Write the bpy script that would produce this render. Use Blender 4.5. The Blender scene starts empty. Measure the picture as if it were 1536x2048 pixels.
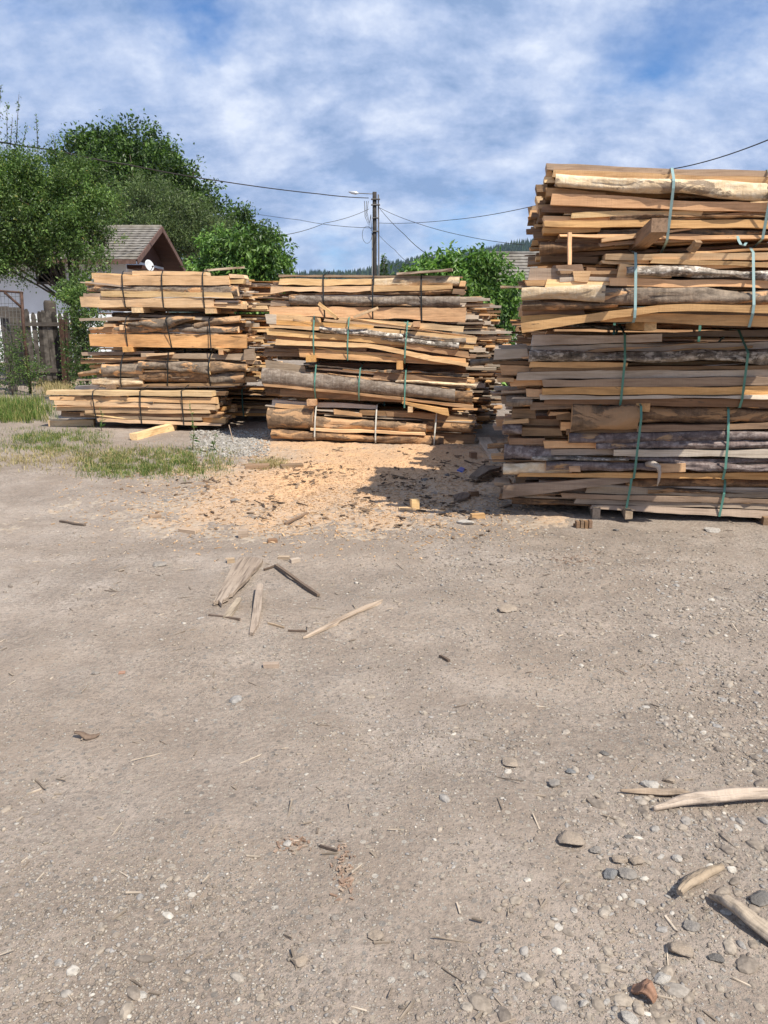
import bpy, math, random
import numpy as np
from mathutils import Vector

scene = bpy.context.scene
COL = scene.collection
R = math.radians
rnd = random.Random(7)
nrg = np.random.default_rng(11)

# ---------------------------------------------------------------- camera
PITCH = R(14.0)
CAMZ = 1.6
FPX = 1540.0                       # focal length in pixels of the 1536x2048 photograph
cam_d = bpy.data.cameras.new("camera")
cam = bpy.data.objects.new("camera", cam_d)
COL.objects.link(cam)
cam.location = (0, 0, CAMZ)
cam.rotation_euler = (R(90) - PITCH, 0, 0)
cam_d.sensor_fit = 'VERTICAL'
cam_d.sensor_height = 36.0
cam_d.lens = 36.0 * FPX / 2048.0
cam_d.clip_start = 0.05
cam_d.clip_end = 9000
scene.camera = cam

# ---------------------------------------------------------------- light
SUN = Vector((0.53, -0.57, 1.0)).normalized()
sun_d = bpy.data.lights.new("sun", 'SUN')
sun_d.energy = 5.0
sun_d.angle = R(0.53)
sun_d.color = (1.0, 0.94, 0.83)
sun = bpy.data.objects.new("sun", sun_d)
COL.objects.link(sun)
sun.rotation_euler = SUN.to_track_quat('Z', 'Y').to_euler()
scene.view_settings.view_transform = 'Standard'
scene.view_settings.look = 'None'
scene.view_settings.gamma = 1
scene.view_settings.exposure = 0.40
scene.cycles.max_bounces = 6
scene.cycles.transparent_max_bounces = 8
scene.cycles.volume_bounces = 0
scene.cycles.use_denoising = True


def nd(nt, kind, inputs=None, **props):
    n = nt.nodes.new(kind)
    for k, v in props.items():
        setattr(n, k, v)
    for k, v in (inputs or {}).items():
        s = n.inputs[k]
        if hasattr(v, 'is_output'):
            nt.links.new(v, s)
        else:
            s.default_value = v
    return n


def c4(c):
    return (c[0], c[1], c[2], 1.0)


def ramp(nt, fac, stops, interp='LINEAR'):
    n = nt.nodes.new('ShaderNodeValToRGB')
    n.color_ramp.interpolation = interp
    els = n.color_ramp.elements
    while len(els) < len(stops):
        els.new(0.5)
    for e, (p, c) in zip(els, stops):
        e.position = p
        e.color = c4(c) if len(c) == 3 else c
    nt.links.new(fac, n.inputs['Fac'])
    return n.outputs['Color']


def mixc(nt, fac, a, b, blend='MIX'):
    n = nt.nodes.new('ShaderNodeMix')
    n.data_type = 'RGBA'
    n.blend_type = blend
    for sock, v in ((n.inputs[0], fac), (n.inputs[6], a), (n.inputs[7], b)):
        if hasattr(v, 'is_output'):
            nt.links.new(v, sock)
        else:
            sock.default_value = c4(v) if isinstance(v, (tuple, list)) else v
    return n.outputs[2]


def mth(nt, op, a, b=0.0, c=None, clamp=False):
    n = nt.nodes.new('ShaderNodeMath')
    n.operation = op
    n.use_clamp = clamp
    for i, v in enumerate((a, b) if c is None else (a, b, c)):
        if hasattr(v, 'is_output'):
            nt.links.new(v, n.inputs[i])
        else:
            n.inputs[i].default_value = v
    return n.outputs[0]


def vmth(nt, op, a, b):
    n = nt.nodes.new('ShaderNodeVectorMath')
    n.operation = op
    for i, v in enumerate((a, b)):
        if hasattr(v, 'is_output'):
            nt.links.new(v, n.inputs[i])
        else:
            n.inputs[i].default_value = v
    return n.outputs['Value'] if op == 'DOT_PRODUCT' else n.outputs['Vector']


def noise(nt, vec, scale, detail=4.0, rough=0.55, dist=0.0, dim='3D'):
    n = nd(nt, 'ShaderNodeTexNoise', {'Scale': scale, 'Detail': detail, 'Roughness': rough, 'Distortion': dist}, noise_dimensions=dim)
    nt.links.new(vec, n.inputs['Vector'])
    return n.outputs['Fac']


def mapping(nt, vec, scale=(1, 1, 1), loc=(0, 0, 0), rot=(0, 0, 0)):
    n = nd(nt, 'ShaderNodeMapping', {'Scale': scale, 'Location': loc, 'Rotation': rot})
    nt.links.new(vec, n.inputs['Vector'])
    return n.outputs['Vector']


# ---------------------------------------------------------------- sky with clouds
def pxdir(px, py):
    xc, yc = (px - 768) / FPX, (1024 - py) / FPX
    v = Vector((xc, math.cos(PITCH) + yc * math.sin(PITCH), -math.sin(PITCH) + yc * math.cos(PITCH)))
    return v


world = bpy.data.worlds.new("World")
scene.world = world
world.use_nodes = True
wt = world.node_tree
wt.nodes.clear()
w_out = wt.nodes.new('ShaderNodeOutputWorld')
SKY_STR = 0.11
bg = nd(wt, 'ShaderNodeBackground', {'Strength': SKY_STR})
wt.links.new(bg.outputs[0], w_out.inputs[0])
sky = wt.nodes.new('ShaderNodeTexSky')
sky.sky_type = 'NISHITA'
sky.sun_disc = False
sky.sun_elevation = math.asin(SUN.z)
sky.sun_rotation = math.atan2(SUN.x, SUN.y)
sky.altitude = 500
sky.air_density = 1.0
sky.dust_density = 0.35
sky.ozone_density = 2.0
tc = wt.nodes.new('ShaderNodeTexCoord')
gen = tc.outputs['Generated']
sep = nd(wt, 'ShaderNodeSeparateXYZ', {'Vector': gen})
zz = mth(wt, 'MAXIMUM', mth(wt, 'ADD', sep.outputs['Z'], 0.55), 0.04)
u = mth(wt, 'DIVIDE', sep.outputs['X'], zz)
v = mth(wt, 'DIVIDE', sep.outputs['Y'], zz)
uv = nd(wt, 'ShaderNodeCombineXYZ', {'X': u, 'Y': v, 'Z': 0.0}).outputs[0]
warp = nd(wt, 'ShaderNodeTexNoise', {'Scale': 0.9, 'Detail': 3.0})
wt.links.new(uv, warp.inputs['Vector'])
uvw = vmth(wt, 'ADD', uv, vmth(wt, 'MULTIPLY', vmth(wt, 'SUBTRACT', warp.outputs['Color'], (0.5, 0.5, 0.5)), (0.16, 0.16, 0.0)))
n1 = noise(wt, mapping(wt, uvw, (1.7, 2.1, 1), (3.1, 7.7, 0)), 1.1, 8, 0.55)
n2 = noise(wt, mapping(wt, uvw, (4.2, 5.2, 1), (1.3, 0.4, 0)), 1.8, 10, 0.62)
dens = mth(wt, 'ADD', mth(wt, 'MULTIPLY', n1, 0.55), mth(wt, 'MULTIPLY', n2, 0.45))


def skyblob(dens, px, py, tight, amt):
    d = pxdir(px, py).normalized()
    dot = vmth(wt, 'DOT_PRODUCT', gen, tuple(d))
    g = mth(wt, 'POWER', mth(wt, 'MAXIMUM', dot, 0.0), tight)
    return mth(wt, 'MULTIPLY_ADD', g, amt, dens)


for b in ((1400, 95, 200, -0.36), (1230, 90, 300, -0.14), (1560, 110, 220, -0.10), (425, 25, 420, -0.30), (320, 40, 500, -0.10), (20, 0, 200, -0.12),
          (880, 480, 300, -0.10), (620, 510, 300, -0.07), (1010, 440, 500, -0.10), (700, 330, 400, -0.05),
          (760, 130, 30, 0.16), (1250, 290, 90, 0.13), (150, 180, 60, 0.12), (1450, 250, 110, 0.26), (480, 270, 80, 0.05)):
    dens = skyblob(dens, *b)
alpha = ramp(wt, dens, [(0.29, (0, 0, 0)), (0.38, (0.40, 0.40, 0.40)), (0.48, (0.86, 0.86, 0.86)), (0.62, (1, 1, 1))])
shade = noise(wt, mapping(wt, uvw, (3.6, 4.6, 1), (9.3, 2.2, 0)), 1.7, 9, 0.62)
ccol = ramp(wt, shade, [(0.37, (0.215, 0.315, 0.515)), (0.48, (0.345, 0.435, 0.63)), (0.56, (0.47, 0.545, 0.71)), (0.66, (0.64, 0.695, 0.81))])
ccol = mixc(wt, 1.0, ccol, (1.0 / SKY_STR,) * 3, 'MULTIPLY')
blue = mixc(wt, 1.0, sky.outputs[0], (0.46, 0.72, 1.00), 'MULTIPLY')
skyc = mixc(wt, alpha, blue, ccol)
wt.links.new(skyc, bg.inputs['Color'])

# ---------------------------------------------------------------- picture -> place
CP = Vector((0, 0, CAMZ))


def G(px, py, z=0.0):
    d = pxdir(px, py)
    return CP + d * ((z - CAMZ) / d.z)


def at(px, py, Y):
    d = pxdir(px, py)
    return CP + d * (Y / d.y)


def on_plane(px, py, q, n):
    d = pxdir(px, py)
    return CP + d * ((q - CP).dot(n) / d.dot(n))


# ---------------------------------------------------------------- numeric helpers
def vnoise(x, y, seed=0):
    x = np.asarray(x, float); y = np.asarray(y, float)
    xi = np.floor(x).astype(np.int64); yi = np.floor(y).astype(np.int64)
    xf = x - xi; yf = y - yi
    xf = xf * xf * (3 - 2 * xf); yf = yf * yf * (3 - 2 * yf)

    def h(a, b):
        k = (a * 374761393 + b * 668265263 + seed * 982451653) & 0x7fffffff
        k = ((k ^ (k >> 13)) * 1274126177) & 0x7fffffff
        return ((k ^ (k >> 16)) & 0xffff) / 65535.0
    a = h(xi, yi); b = h(xi + 1, yi); c = h(xi, yi + 1); d = h(xi + 1, yi + 1)
    return (a * (1 - xf) + b * xf) * (1 - yf) + (c * (1 - xf) + d * xf) * yf - 0.5


def fbm(x, y, seed=0, oct=4, gain=0.5):
    s, a = 0, 1.0
    for i in range(oct):
        s = s + a * vnoise(np.asarray(x) * 2 ** i, np.asarray(y) * 2 ** i, seed + i * 17)
        a *= gain
    return s


def ground_h(x, y):
    x = np.asarray(x, float); y = np.asarray(y, float)
    near = np.clip((40 - y) / 25, 0, 1)
    h = 0.05 * fbm(x * 0.5, y * 0.5, 3, 3) + 0.030 * fbm(x * 2.3, y * 2.3, 9, 5)
    fl = 1 - np.exp(-((y - 9.0) / 2.5) ** 2) * 0.5
    return h * near * fl - 0.012


def gz(p):
    return float(ground_h(p[0], p[1]))


def GG(px, py):
    p = G(px, py)
    for _ in range(2):
        p = G(px, py, gz(p))
    return p


# ---------------------------------------------------------------- objects
def tag(o, label=None, cat=None, group=None, kind=None):
    if label: o['label'] = label
    if cat: o['category'] = cat
    if group: o['group'] = group
    if kind: o['kind'] = kind
    return o


def empty(name, loc, rz=0.0):
    o = bpy.data.objects.new(name, None)
    COL.objects.link(o)
    o.location = loc
    o.rotation_euler = (0, 0, rz)
    o.empty_display_size = 0.2
    return o


def mesh_obj(name, verts, faces, mats, parent=None, fmat=None, smooth=None):
    me = bpy.data.meshes.new(name)
    me.from_pydata([tuple(v) for v in verts], [], [tuple(f) for f in faces])
    for m in (mats if isinstance(mats, (list, tuple)) else [mats]):
        me.materials.append(m)
    if fmat is not None:
        me.polygons.foreach_set('material_index', np.asarray(fmat, dtype=np.int32))
    if smooth is not None:
        me.polygons.foreach_set('use_smooth', np.asarray(smooth, dtype=bool) if hasattr(smooth, '__len__') else np.full(len(faces), bool(smooth)))
    me.update()
    o = bpy.data.objects.new(name, me)
    COL.objects.link(o)
    if parent is not None:
        o.parent = parent
    return o


def np_mesh(name, V, F, mats, parent=None, smooth=False, fmat=None):
    """V (n,3), F (m,k) with the same k for every face"""
    me = bpy.data.meshes.new(name)
    V = np.ascontiguousarray(V, dtype=np.float32); F = np.ascontiguousarray(F, dtype=np.int32)
    k = F.shape[1]
    me.vertices.add(len(V)); me.vertices.foreach_set('co', V.ravel())
    me.loops.add(F.size); me.loops.foreach_set('vertex_index', F.ravel())
    me.polygons.add(len(F)); me.polygons.foreach_set('loop_start', np.arange(0, F.size, k, dtype=np.int32))
    me.polygons.foreach_set('loop_total', np.full(len(F), k, dtype=np.int32))
    for m in (mats if isinstance(mats, (list, tuple)) else [mats]):
        me.materials.append(m)
    if fmat is not None:
        me.polygons.foreach_set('material_index', np.asarray(fmat, dtype=np.int32))
    me.polygons.foreach_set('use_smooth', np.full(len(F), smooth))
    me.update(calc_edges=True)
    me.validate()
    o = bpy.data.objects.new(name, me)
    COL.objects.link(o)
    if parent is not None:
        o.parent = parent
    return o


def copy_tree(o, parent=None):
    c = o.copy()
    COL.objects.link(c)
    c.parent = parent
    for ch in list(o.children):
        copy_tree(ch, c)
    return c


class MB:
    """collects simple shapes into one mesh"""
    def __init__(self):
        self.v = []; self.f = []; self.m = []; self.s = []

    def add(self, vs, fs, m=0, s=False):
        o = len(self.v)
        self.v += [tuple(p) for p in vs]
        self.f += [tuple(i + o for i in f) for f in fs]
        self.m += [m] * len(fs); self.s += [s] * len(fs)

    def box(self, c, size, rz=0.0, m=0, rx=0.0):
        x, y, z = size[0] / 2, size[1] / 2, size[2] / 2
        P = [Vector((a * x, b * y, d * z)) for a in (-1, 1) for b in (-1, 1) for d in (-1, 1)]
        from mathutils import Euler
        e = Euler((rx, 0, rz)).to_matrix()
        self.add([e @ p + Vector(c) for p in P], [(0, 1, 3, 2), (4, 6, 7, 5), (0, 4, 5, 1), (2, 3, 7, 6), (0, 2, 6, 4), (1, 5, 7, 3)], m)

    def bar(self, a, b, w, h, m=0, up=(0, 0, 1)):
        a, b = Vector(a), Vector(b)
        d = (b - a).normalized()
        s = d.cross(Vector(up))
        if s.length < 1e-4:
            s = Vector((1, 0, 0))
        s.normalize(); t = s.cross(d)
        vs = []
        for p in (a, b):
            for i, j in ((-1, -1), (1, -1), (1, 1), (-1, 1)):
                vs.append(p + s * (i * w / 2) + t * (j * h / 2))
        self.add(vs, [(3, 2, 1, 0), (4, 5, 6, 7), (0, 1, 5, 4), (1, 2, 6, 5), (2, 3, 7, 6), (3, 0, 4, 7)], m)

    def tube(self, pts, rad, n=6, m=0, s=True):
        pts = [Vector(p) for p in pts]
        rads = rad if hasattr(rad, '__len__') else [rad] * len(pts)
        vs = []
        for i, p in enumerate(pts):
            d = (pts[min(i + 1, len(pts) - 1)] - pts[max(i - 1, 0)]).normalized()
            ref = Vector((0, 0, 1)) if abs(d.z) < 0.9 else Vector((1, 0, 0))
            a = d.cross(ref).normalized(); b = a.cross(d)
            for k in range(n):
                t = 2 * math.pi * k / n
                vs.append(p + (a * math.cos(t) + b * math.sin(t)) * rads[i])
        fs = []
        for i in range(len(pts) - 1):
            for k in range(n):
                fs.append((i * n + k, i * n + (k + 1) % n, (i + 1) * n + (k + 1) % n, (i + 1) * n + k))
        fs.append(tuple(range(n - 1, -1, -1))); fs.append(tuple((len(pts) - 1) * n + k for k in range(n)))
        self.add(vs, fs, m, s)

    def build(self, name, mats, parent=None):
        return mesh_obj(name, self.v, self.f, mats, parent, self.m, self.s)


# ---------------------------------------------------------------- materials
def new_mat(name):
    m = bpy.data.materials.new(name)
    m.use_nodes = True
    nt = m.node_tree
    b = nt.nodes['Principled BSDF']
    b.inputs['Roughness'].default_value = 0.8
    b.inputs['Specular IOR Level'].default_value = 0.25
    return m, nt, b


def plain(name, col, rough=0.7, metal=0.0, var=0.12, scale=6.0, spec=0.3):
    m, nt, b = new_mat(name)
    tcn = nt.nodes.new('ShaderNodeTexCoord')
    f = noise(nt, tcn.outputs['Object'], scale, 5)
    lo = tuple(c * (1 - var) for c in col); hi = tuple(min(1, c * (1 + var)) for c in col)
    nt.links.new(ramp(nt, f, [(0.3, lo), (0.7, hi)]), b.inputs['Base Color'])
    b.inputs['Roughness'].default_value = rough
    b.inputs['Metallic'].default_value = metal
    b.inputs['Specular IOR Level'].default_value = spec
    return m


def obj_vec(nt):
    """object coordinates moved by a different amount for every object"""
    tcn = nt.nodes.new('ShaderNodeTexCoord')
    oi = nt.nodes.new('ShaderNodeObjectInfo')
    off = nd(nt, 'ShaderNodeCombineXYZ', {'X': mth(nt, 'MULTIPLY', oi.outputs['Random'], 37.0), 'Y': mth(nt, 'MULTIPLY', oi.outputs['Random'], 91.0), 'Z': 0.0})
    return vmth(nt, 'ADD', tcn.outputs['Object'], off.outputs[0]), oi.outputs['Random']


def wood(name, light, dark, stain, stain_amt=0.5, rough=0.75, vlo=0.82, vhi=1.12, grey=0.0):
    m, nt, b = new_mat(name)
    vec, rd = obj_vec(nt)
    grain = noise(nt, mapping(nt, vec, (1.6, 26, 26)), 2.2, 6, 0.6, 0.3)
    col = ramp(nt, grain, [(0.30, dark), (0.52, light), (0.75, tuple(min(1, c * 1.06) for c in light))])
    st = noise(nt, mapping(nt, vec, (1.1, 4.5, 4.5)), 1.7, 6, 0.62)
    stf = ramp(nt, st, [(0.48, (0, 0, 0)), (0.70, (stain_amt,) * 3)])
    col = mixc(nt, stf, col, stain)
    lowv = noise(nt, mapping(nt, vec, (0.9, 2.5, 2.5), (3, 1, 8)), 1.2, 4, 0.6)
    col = mixc(nt, 1.0, col, ramp(nt, lowv, [(0.35, (0.80, 0.77, 0.74)), (0.62, (1.06, 1.06, 1.06))]), 'MULTIPLY')
    rem = noise(nt, mapping(nt, vec, (3.2, 13, 13), (8, 5, 2)), 1.5, 7, 0.66)
    col = mixc(nt, ramp(nt, rem, [(0.655, (0, 0, 0)), (0.69, (0.75,) * 3)]), col, (0.13, 0.095, 0.068))
    saw = noise(nt, mapping(nt, vec, (55, 0.8, 0.8)), 2.0, 2, 0.5)
    col = mixc(nt, ramp(nt, saw, [(0.40, (0, 0, 0)), (0.62, (0.16,) * 3)]), col, dark)
    val = mth(nt, 'MULTIPLY_ADD', rd, vhi - vlo, vlo)
    r2 = mth(nt, 'FRACT', mth(nt, 'MULTIPLY', rd, 17.31))
    hsv = nd(nt, 'ShaderNodeHueSaturation', {'Hue': mth(nt, 'MULTIPLY_ADD', r2, 0.012, 0.491), 'Saturation': mth(nt, 'MULTIPLY_ADD', mth(nt, 'FRACT', mth(nt, 'MULTIPLY', rd, 41.7)), 0.20, 0.88), 'Value': val, 'Color': col})
    nt.links.new(hsv.outputs[0], b.inputs['Base Color'])
    b.inputs['Roughness'].default_value = rough
    hgt = mth(nt, 'ADD', grain, mth(nt, 'MULTIPLY', saw, 0.5))
    bump = nd(nt, 'ShaderNodeBump', {'Strength': 0.5, 'Distance': 0.006, 'Height': hgt})
    nt.links.new(bump.outputs[0], b.inputs['Normal'])
    return m


def bark(name, base, dark, patch, patch_amt=0.5, thresh=0.55, pale=None, pale_amt=0.0, rings=0.4):
    m, nt, b = new_mat(name)
    vec, rd = obj_vec(nt)
    n0 = noise(nt, mapping(nt, vec, (5, 9, 9)), 2.0, 8, 0.65)
    col = ramp(nt, n0, [(0.32, dark), (0.56, base), (0.78, tuple(min(1, c * 1.35) for c in base))])
    ring = noise(nt, mapping(nt, vec, (34, 2.2, 2.2)), 1.5, 4, 0.6)
    col = mixc(nt, ramp(nt, ring, [(0.45, (0, 0, 0)), (0.68, (rings,) * 3)]), col, dark)
    if pale:
        pn = noise(nt, mapping(nt, vec, (9, 13, 13), (5, 2, 1)), 1.7, 6, 0.7)
        col = mixc(nt, ramp(nt, pn, [(0.50, (0, 0, 0)), (0.60, (pale_amt,) * 3)]), col, pale)
    pt = noise(nt, mapping(nt, vec, (1.5, 3.4, 3.4), (2, 7, 3)), 1.8, 7, 0.62, 0.6)
    pf = ramp(nt, pt, [(thresh, (0, 0, 0)), (thresh + 0.035, (patch_amt,) * 3)])
    col = mixc(nt, pf, col, patch)
    hsv = nd(nt, 'ShaderNodeHueSaturation', {'Value': mth(nt, 'MULTIPLY_ADD', rd, 0.4, 0.8), 'Color': col})
    nt.links.new(hsv.outputs[0], b.inputs['Base Color'])
    b.inputs['Roughness'].default_value = 0.85
    hgt = mth(nt, 'SUBTRACT', mth(nt, 'ADD', n0, mth(nt, 'MULTIPLY', ring, 0.5)), mth(nt, 'MULTIPLY', pf, 0.5))
    bump = nd(nt, 'ShaderNodeBump', {'Strength': 0.8, 'Distance': 0.014, 'Height': hgt})
    nt.links.new(bump.outputs[0], b.inputs['Normal'])
    return m


W = {
    'pale': wood('fresh_pale_wood', (0.82, 0.565, 0.30), (0.62, 0.39, 0.18), (0.34, 0.23, 0.135), 0.65),
    'honey': wood('honey_wood', (0.75, 0.455, 0.205), (0.54, 0.30, 0.125), (0.22, 0.135, 0.07), 0.7),
    'grey': wood('weathered_wood', (0.44, 0.335, 0.235), (0.28, 0.205, 0.14), (0.17, 0.12, 0.08), 0.65),
    'white': wood('bleached_wood', (0.62, 0.53, 0.425), (0.45, 0.365, 0.28), (0.26, 0.19, 0.13), 0.55),
    'brown': wood('brown_wood', (0.31, 0.195, 0.11), (0.18, 0.11, 0.06), (0.09, 0.062, 0.042), 0.65),
    'bgrey': bark('grey_bark', (0.25, 0.195, 0.145), (0.085, 0.065, 0.05), (0.52, 0.30, 0.15), 0.9, 0.54),
    'bsmooth': bark('smooth_bark', (0.29, 0.23, 0.18), (0.14, 0.105, 0.08), (0.46, 0.36, 0.26), 0.6, 0.60, (0.44, 0.38, 0.32), 0.5, 0.6),
    'bbrown': bark('brown_bark', (0.24, 0.145, 0.08), (0.075, 0.047, 0.032), (0.44, 0.25, 0.12), 0.8, 0.51),
    'borange': bark('orange_bark', (0.27, 0.18, 0.11), (0.11, 0.075, 0.05), (0.48, 0.29, 0.155), 0.9, 0.50),
    'birch': bark('white_bark', (0.30, 0.25, 0.20), (0.05, 0.042, 0.036), (0.40, 0.25, 0.14), 0.7, 0.64, (0.64, 0.58, 0.50), 0.9, 0.5),
    'bpurple': bark('purple_grey_bark', (0.21, 0.16, 0.145), (0.075, 0.056, 0.053), (0.46, 0.29, 0.16), 0.9, 0.58, (0.40, 0.34, 0.31), 0.55, 0.5),
    'bpale': bark('peeled_slab', (0.66, 0.50, 0.32), (0.46, 0.33, 0.20), (0.16, 0.115, 0.085), 0.75, 0.60, (0.70, 0.59, 0.44), 0.6, 0.2),
}
STRAP = {'black': plain('black_strap', (0.02, 0.022, 0.022), 0.4), 'green': plain('green_strap', (0.10, 0.24, 0.19), 0.35),
         'teal': plain('blue_green_strap', (0.25, 0.36, 0.35), 0.35), 'white': plain('white_strap', (0.5, 0.48, 0.42), 0.4)}

# ---------------------------------------------------------------- slab bundles
BARKS = {'bgrey', 'bsmooth', 'bbrown', 'borange', 'birch', 'bpurple', 'bpale'}
INNER = {'bgrey': 'pale', 'bsmooth': 'pale', 'bbrown': 'honey', 'borange': 'honey', 'birch': 'honey', 'bpurple': 'honey', 'bpale': 'pale'}


def piece(parent, kind, stations, yfront, depth, seed, wavy=0.0, rough=1.0, knot=None, sink=None):
    """one board or slab: stations = [(x, z_top, z_bottom)], lying behind the plane y = yfront (local); returns (object, verts)"""
    xs = np.array([s[0] for s in stations]); zt = np.array([s[1] for s in stations]); zb = np.array([s[2] for s in stations])
    L = xs[-1] - xs[0]
    n = max(5, int(L / 0.075) + 1) if kind in BARKS else max(5, int(L / 0.09) + 1)
    X = np.linspace(xs[0], xs[-1], n)
    if len(xs) > 2 and L > 0:          # smooth curve through three stations
        k = 0.5 - 0.5 * np.cos(np.pi * 0)
        T = np.interp(X, xs, zt); B = np.interp(X, xs, zb)
        for _ in range(2):
            T[1:-1] = (T[:-2] + 2 * T[1:-1] + T[2:]) / 4; B[1:-1] = (B[:-2] + 2 * B[1:-1] + B[2:]) / 4
    else:
        T = np.interp(X, xs, zt); B = np.interp(X, xs, zb)
    sd = seed * 13 + 5
    bowy = 0.02 * rough * fbm(X * 0.9, X * 0 + seed, sd, 2)
    eg = 0.030 if kind in BARKS else 0.014
    T = T + eg * rough * fbm(X * 2.4, X * 0 + 3.3 * seed, sd + 1, 4, 0.6)
    B = B + (eg * rough + wavy) * fbm(X * 2.6, X * 0 + 1.7 * seed, sd + 2, 4, 0.6)
    H = np.maximum(T - B, 0.012)
    verts = []; faces = []; fm = []; sm = []
    r = random.Random(sd)
    if kind in BARKS:
        m = 9
        th = np.linspace(-math.pi / 2, math.pi / 2, m)
        bulge = min(depth, 0.02 + (0.22 if kind == 'bpale' else 0.36) * float(np.mean(H)))
        for i in range(n):
            zc = (T[i] + B[i]) / 2
            for j, t in enumerate(th):
                dsp = 0.045 * rough * float(fbm(X[i] * 4.0 + seed, t * 1.5, sd + 5, 4, 0.6)) * math.cos(t)
                if knot and abs(X[i] - knot[0]) < knot[1]:
                    dsp += knot[2] * math.cos((X[i] - knot[0]) / knot[1] * math.pi / 2) * math.cos(t)
                k = 1 + dsp / max(H[i] / 2, 0.02)
                verts.append((X[i], yfront + bulge + bowy[i] - bulge * math.cos(t) - dsp, zc + H[i] / 2 * math.sin(t) * (0.5 + 0.5 * k)))
            verts.append((X[i], yfront + bulge + bowy[i] + 0.025, T[i] - 0.012))
            verts.append((X[i], yfront + bulge + bowy[i] + 0.025, B[i] + 0.012))
        c = m + 2
        for i in range(n - 1):
            a, b = i * c, (i + 1) * c
            for j in range(m - 1):
                faces.append((a + j, b + j, b + j + 1, a + j + 1)); fm.append(0); sm.append(True)
            faces += [(a + m - 1, b + m - 1, b + m, a + m), (a + m, b + m, b + m + 1, a + m + 1), (a + m + 1, b + m + 1, b, a)]
            fm += [1, 1, 1]; sm += [False] * 3
        for i, rev in ((0, False), (n - 1, True)):
            o = len(verts)
            sk = r.uniform(-0.03, 0.03)
            verts += [(verts[i * c + j][0], verts[i * c + j][1], verts[i * c + j][2]) for j in range(c)]
            f = list(range(o, o + c))
            faces.append(tuple(f if not rev else f[::-1])); fm.append(1); sm.append(False)
        mats = [W[kind], W[INNER[kind]]]
    else:
        tw = r.uniform(-0.012, 0.012) * rough
        s0, s1 = r.uniform(-0.02, 0.02), r.uniform(-0.02, 0.02)
        for i in range(n):
            f = i / (n - 1)
            y0 = yfront + bowy[i] + tw * (f - 0.5)
            y1 = y0 + depth
            for (yy, z, q) in ((y0, B[i], 0), (y0 - tw, T[i], 1), (y1, T[i], 2), (y1, B[i], 3)):
                xx = X[i]
                if i in (0, n - 1):
                    xx += (s0 if i == 0 else s1) * (z - B[i]) / H[i]
                verts.append((xx, yy, z))
        for i in range(n - 1):
            a, b = 4 * i, 4 * (i + 1)
            for j in range(4):
                faces.append((a + j, b + j, b + (j + 1) % 4, a + (j + 1) % 4)); fm.append(0); sm.append(False)
        faces.append((0, 1, 2, 3)); faces.append(tuple(4 * (n - 1) + j for j in (3, 2, 1, 0)))
        fm += [0, 0]; sm += [False, False]
        mats = [W[kind]]
    o = mesh_obj('bark_slab' if kind in BARKS else 'board', verts, faces, mats, parent, fm, sm)
    if sink is not None:
        sink.append(np.array(verts))
    return o


def hull2(P):
    P = sorted(set((round(a, 4), round(b, 4)) for a, b in P))

    def half(pts):
        h = []
        for p in pts:
            while len(h) >= 2 and (h[-1][0] - h[-2][0]) * (p[1] - h[-2][1]) - (h[-1][1] - h[-2][1]) * (p[0] - h[-2][0]) <= 0:
                h.pop()
            h.append(p)
        return h
    a, b = half(P), half(P[::-1])
    return a[:-1] + b[:-1]


def strap(parent, col, xt, xb, V, width=0.022):
    zmin, zmax = V[:, 2].min(), V[:, 2].max()
    xm = (xt + xb) / 2
    S = V[np.abs(V[:, 0] - xm) < 0.17]
    if len(S) < 6:
        return
    h = hull2(S[:, 1:3])
    cy = sum(p[0] for p in h) / len(h); cz = sum(p[1] for p in h) / len(h)
    ymin = min(p[0] for p in h)
    pts = []
    for (y, z) in h:
        d = math.hypot(y - cy, z - cz)
        k = (d + 0.005) / d
        pts.append((cy + (y - cy) * k, cz + (z - cz) * k))
    v = []; f = []
    n = len(pts)
    for (y, z) in pts:
        t = (z - zmin) / (zmax - zmin)
        xc = xb + (xt - xb) * t
        d = math.hypot(y - cy, z - cz)
        for (dx, g) in ((-width / 2, 0), (width / 2, 0), (width / 2, -0.003), (-width / 2, -0.003)):
            k = (d + g) / d
            v.append((xc + dx, cy + (y - cy) * k, cz + (z - cz) * k))
    for i in range(n):
        a, b = 4 * i, 4 * ((i + 1) % n)
        for j in range(4):
            f.append((a + j, a + (j + 1) % 4, b + (j + 1) % 4, b + j))
    return mesh_obj('strap', v, f, STRAP[col], parent)


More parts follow.
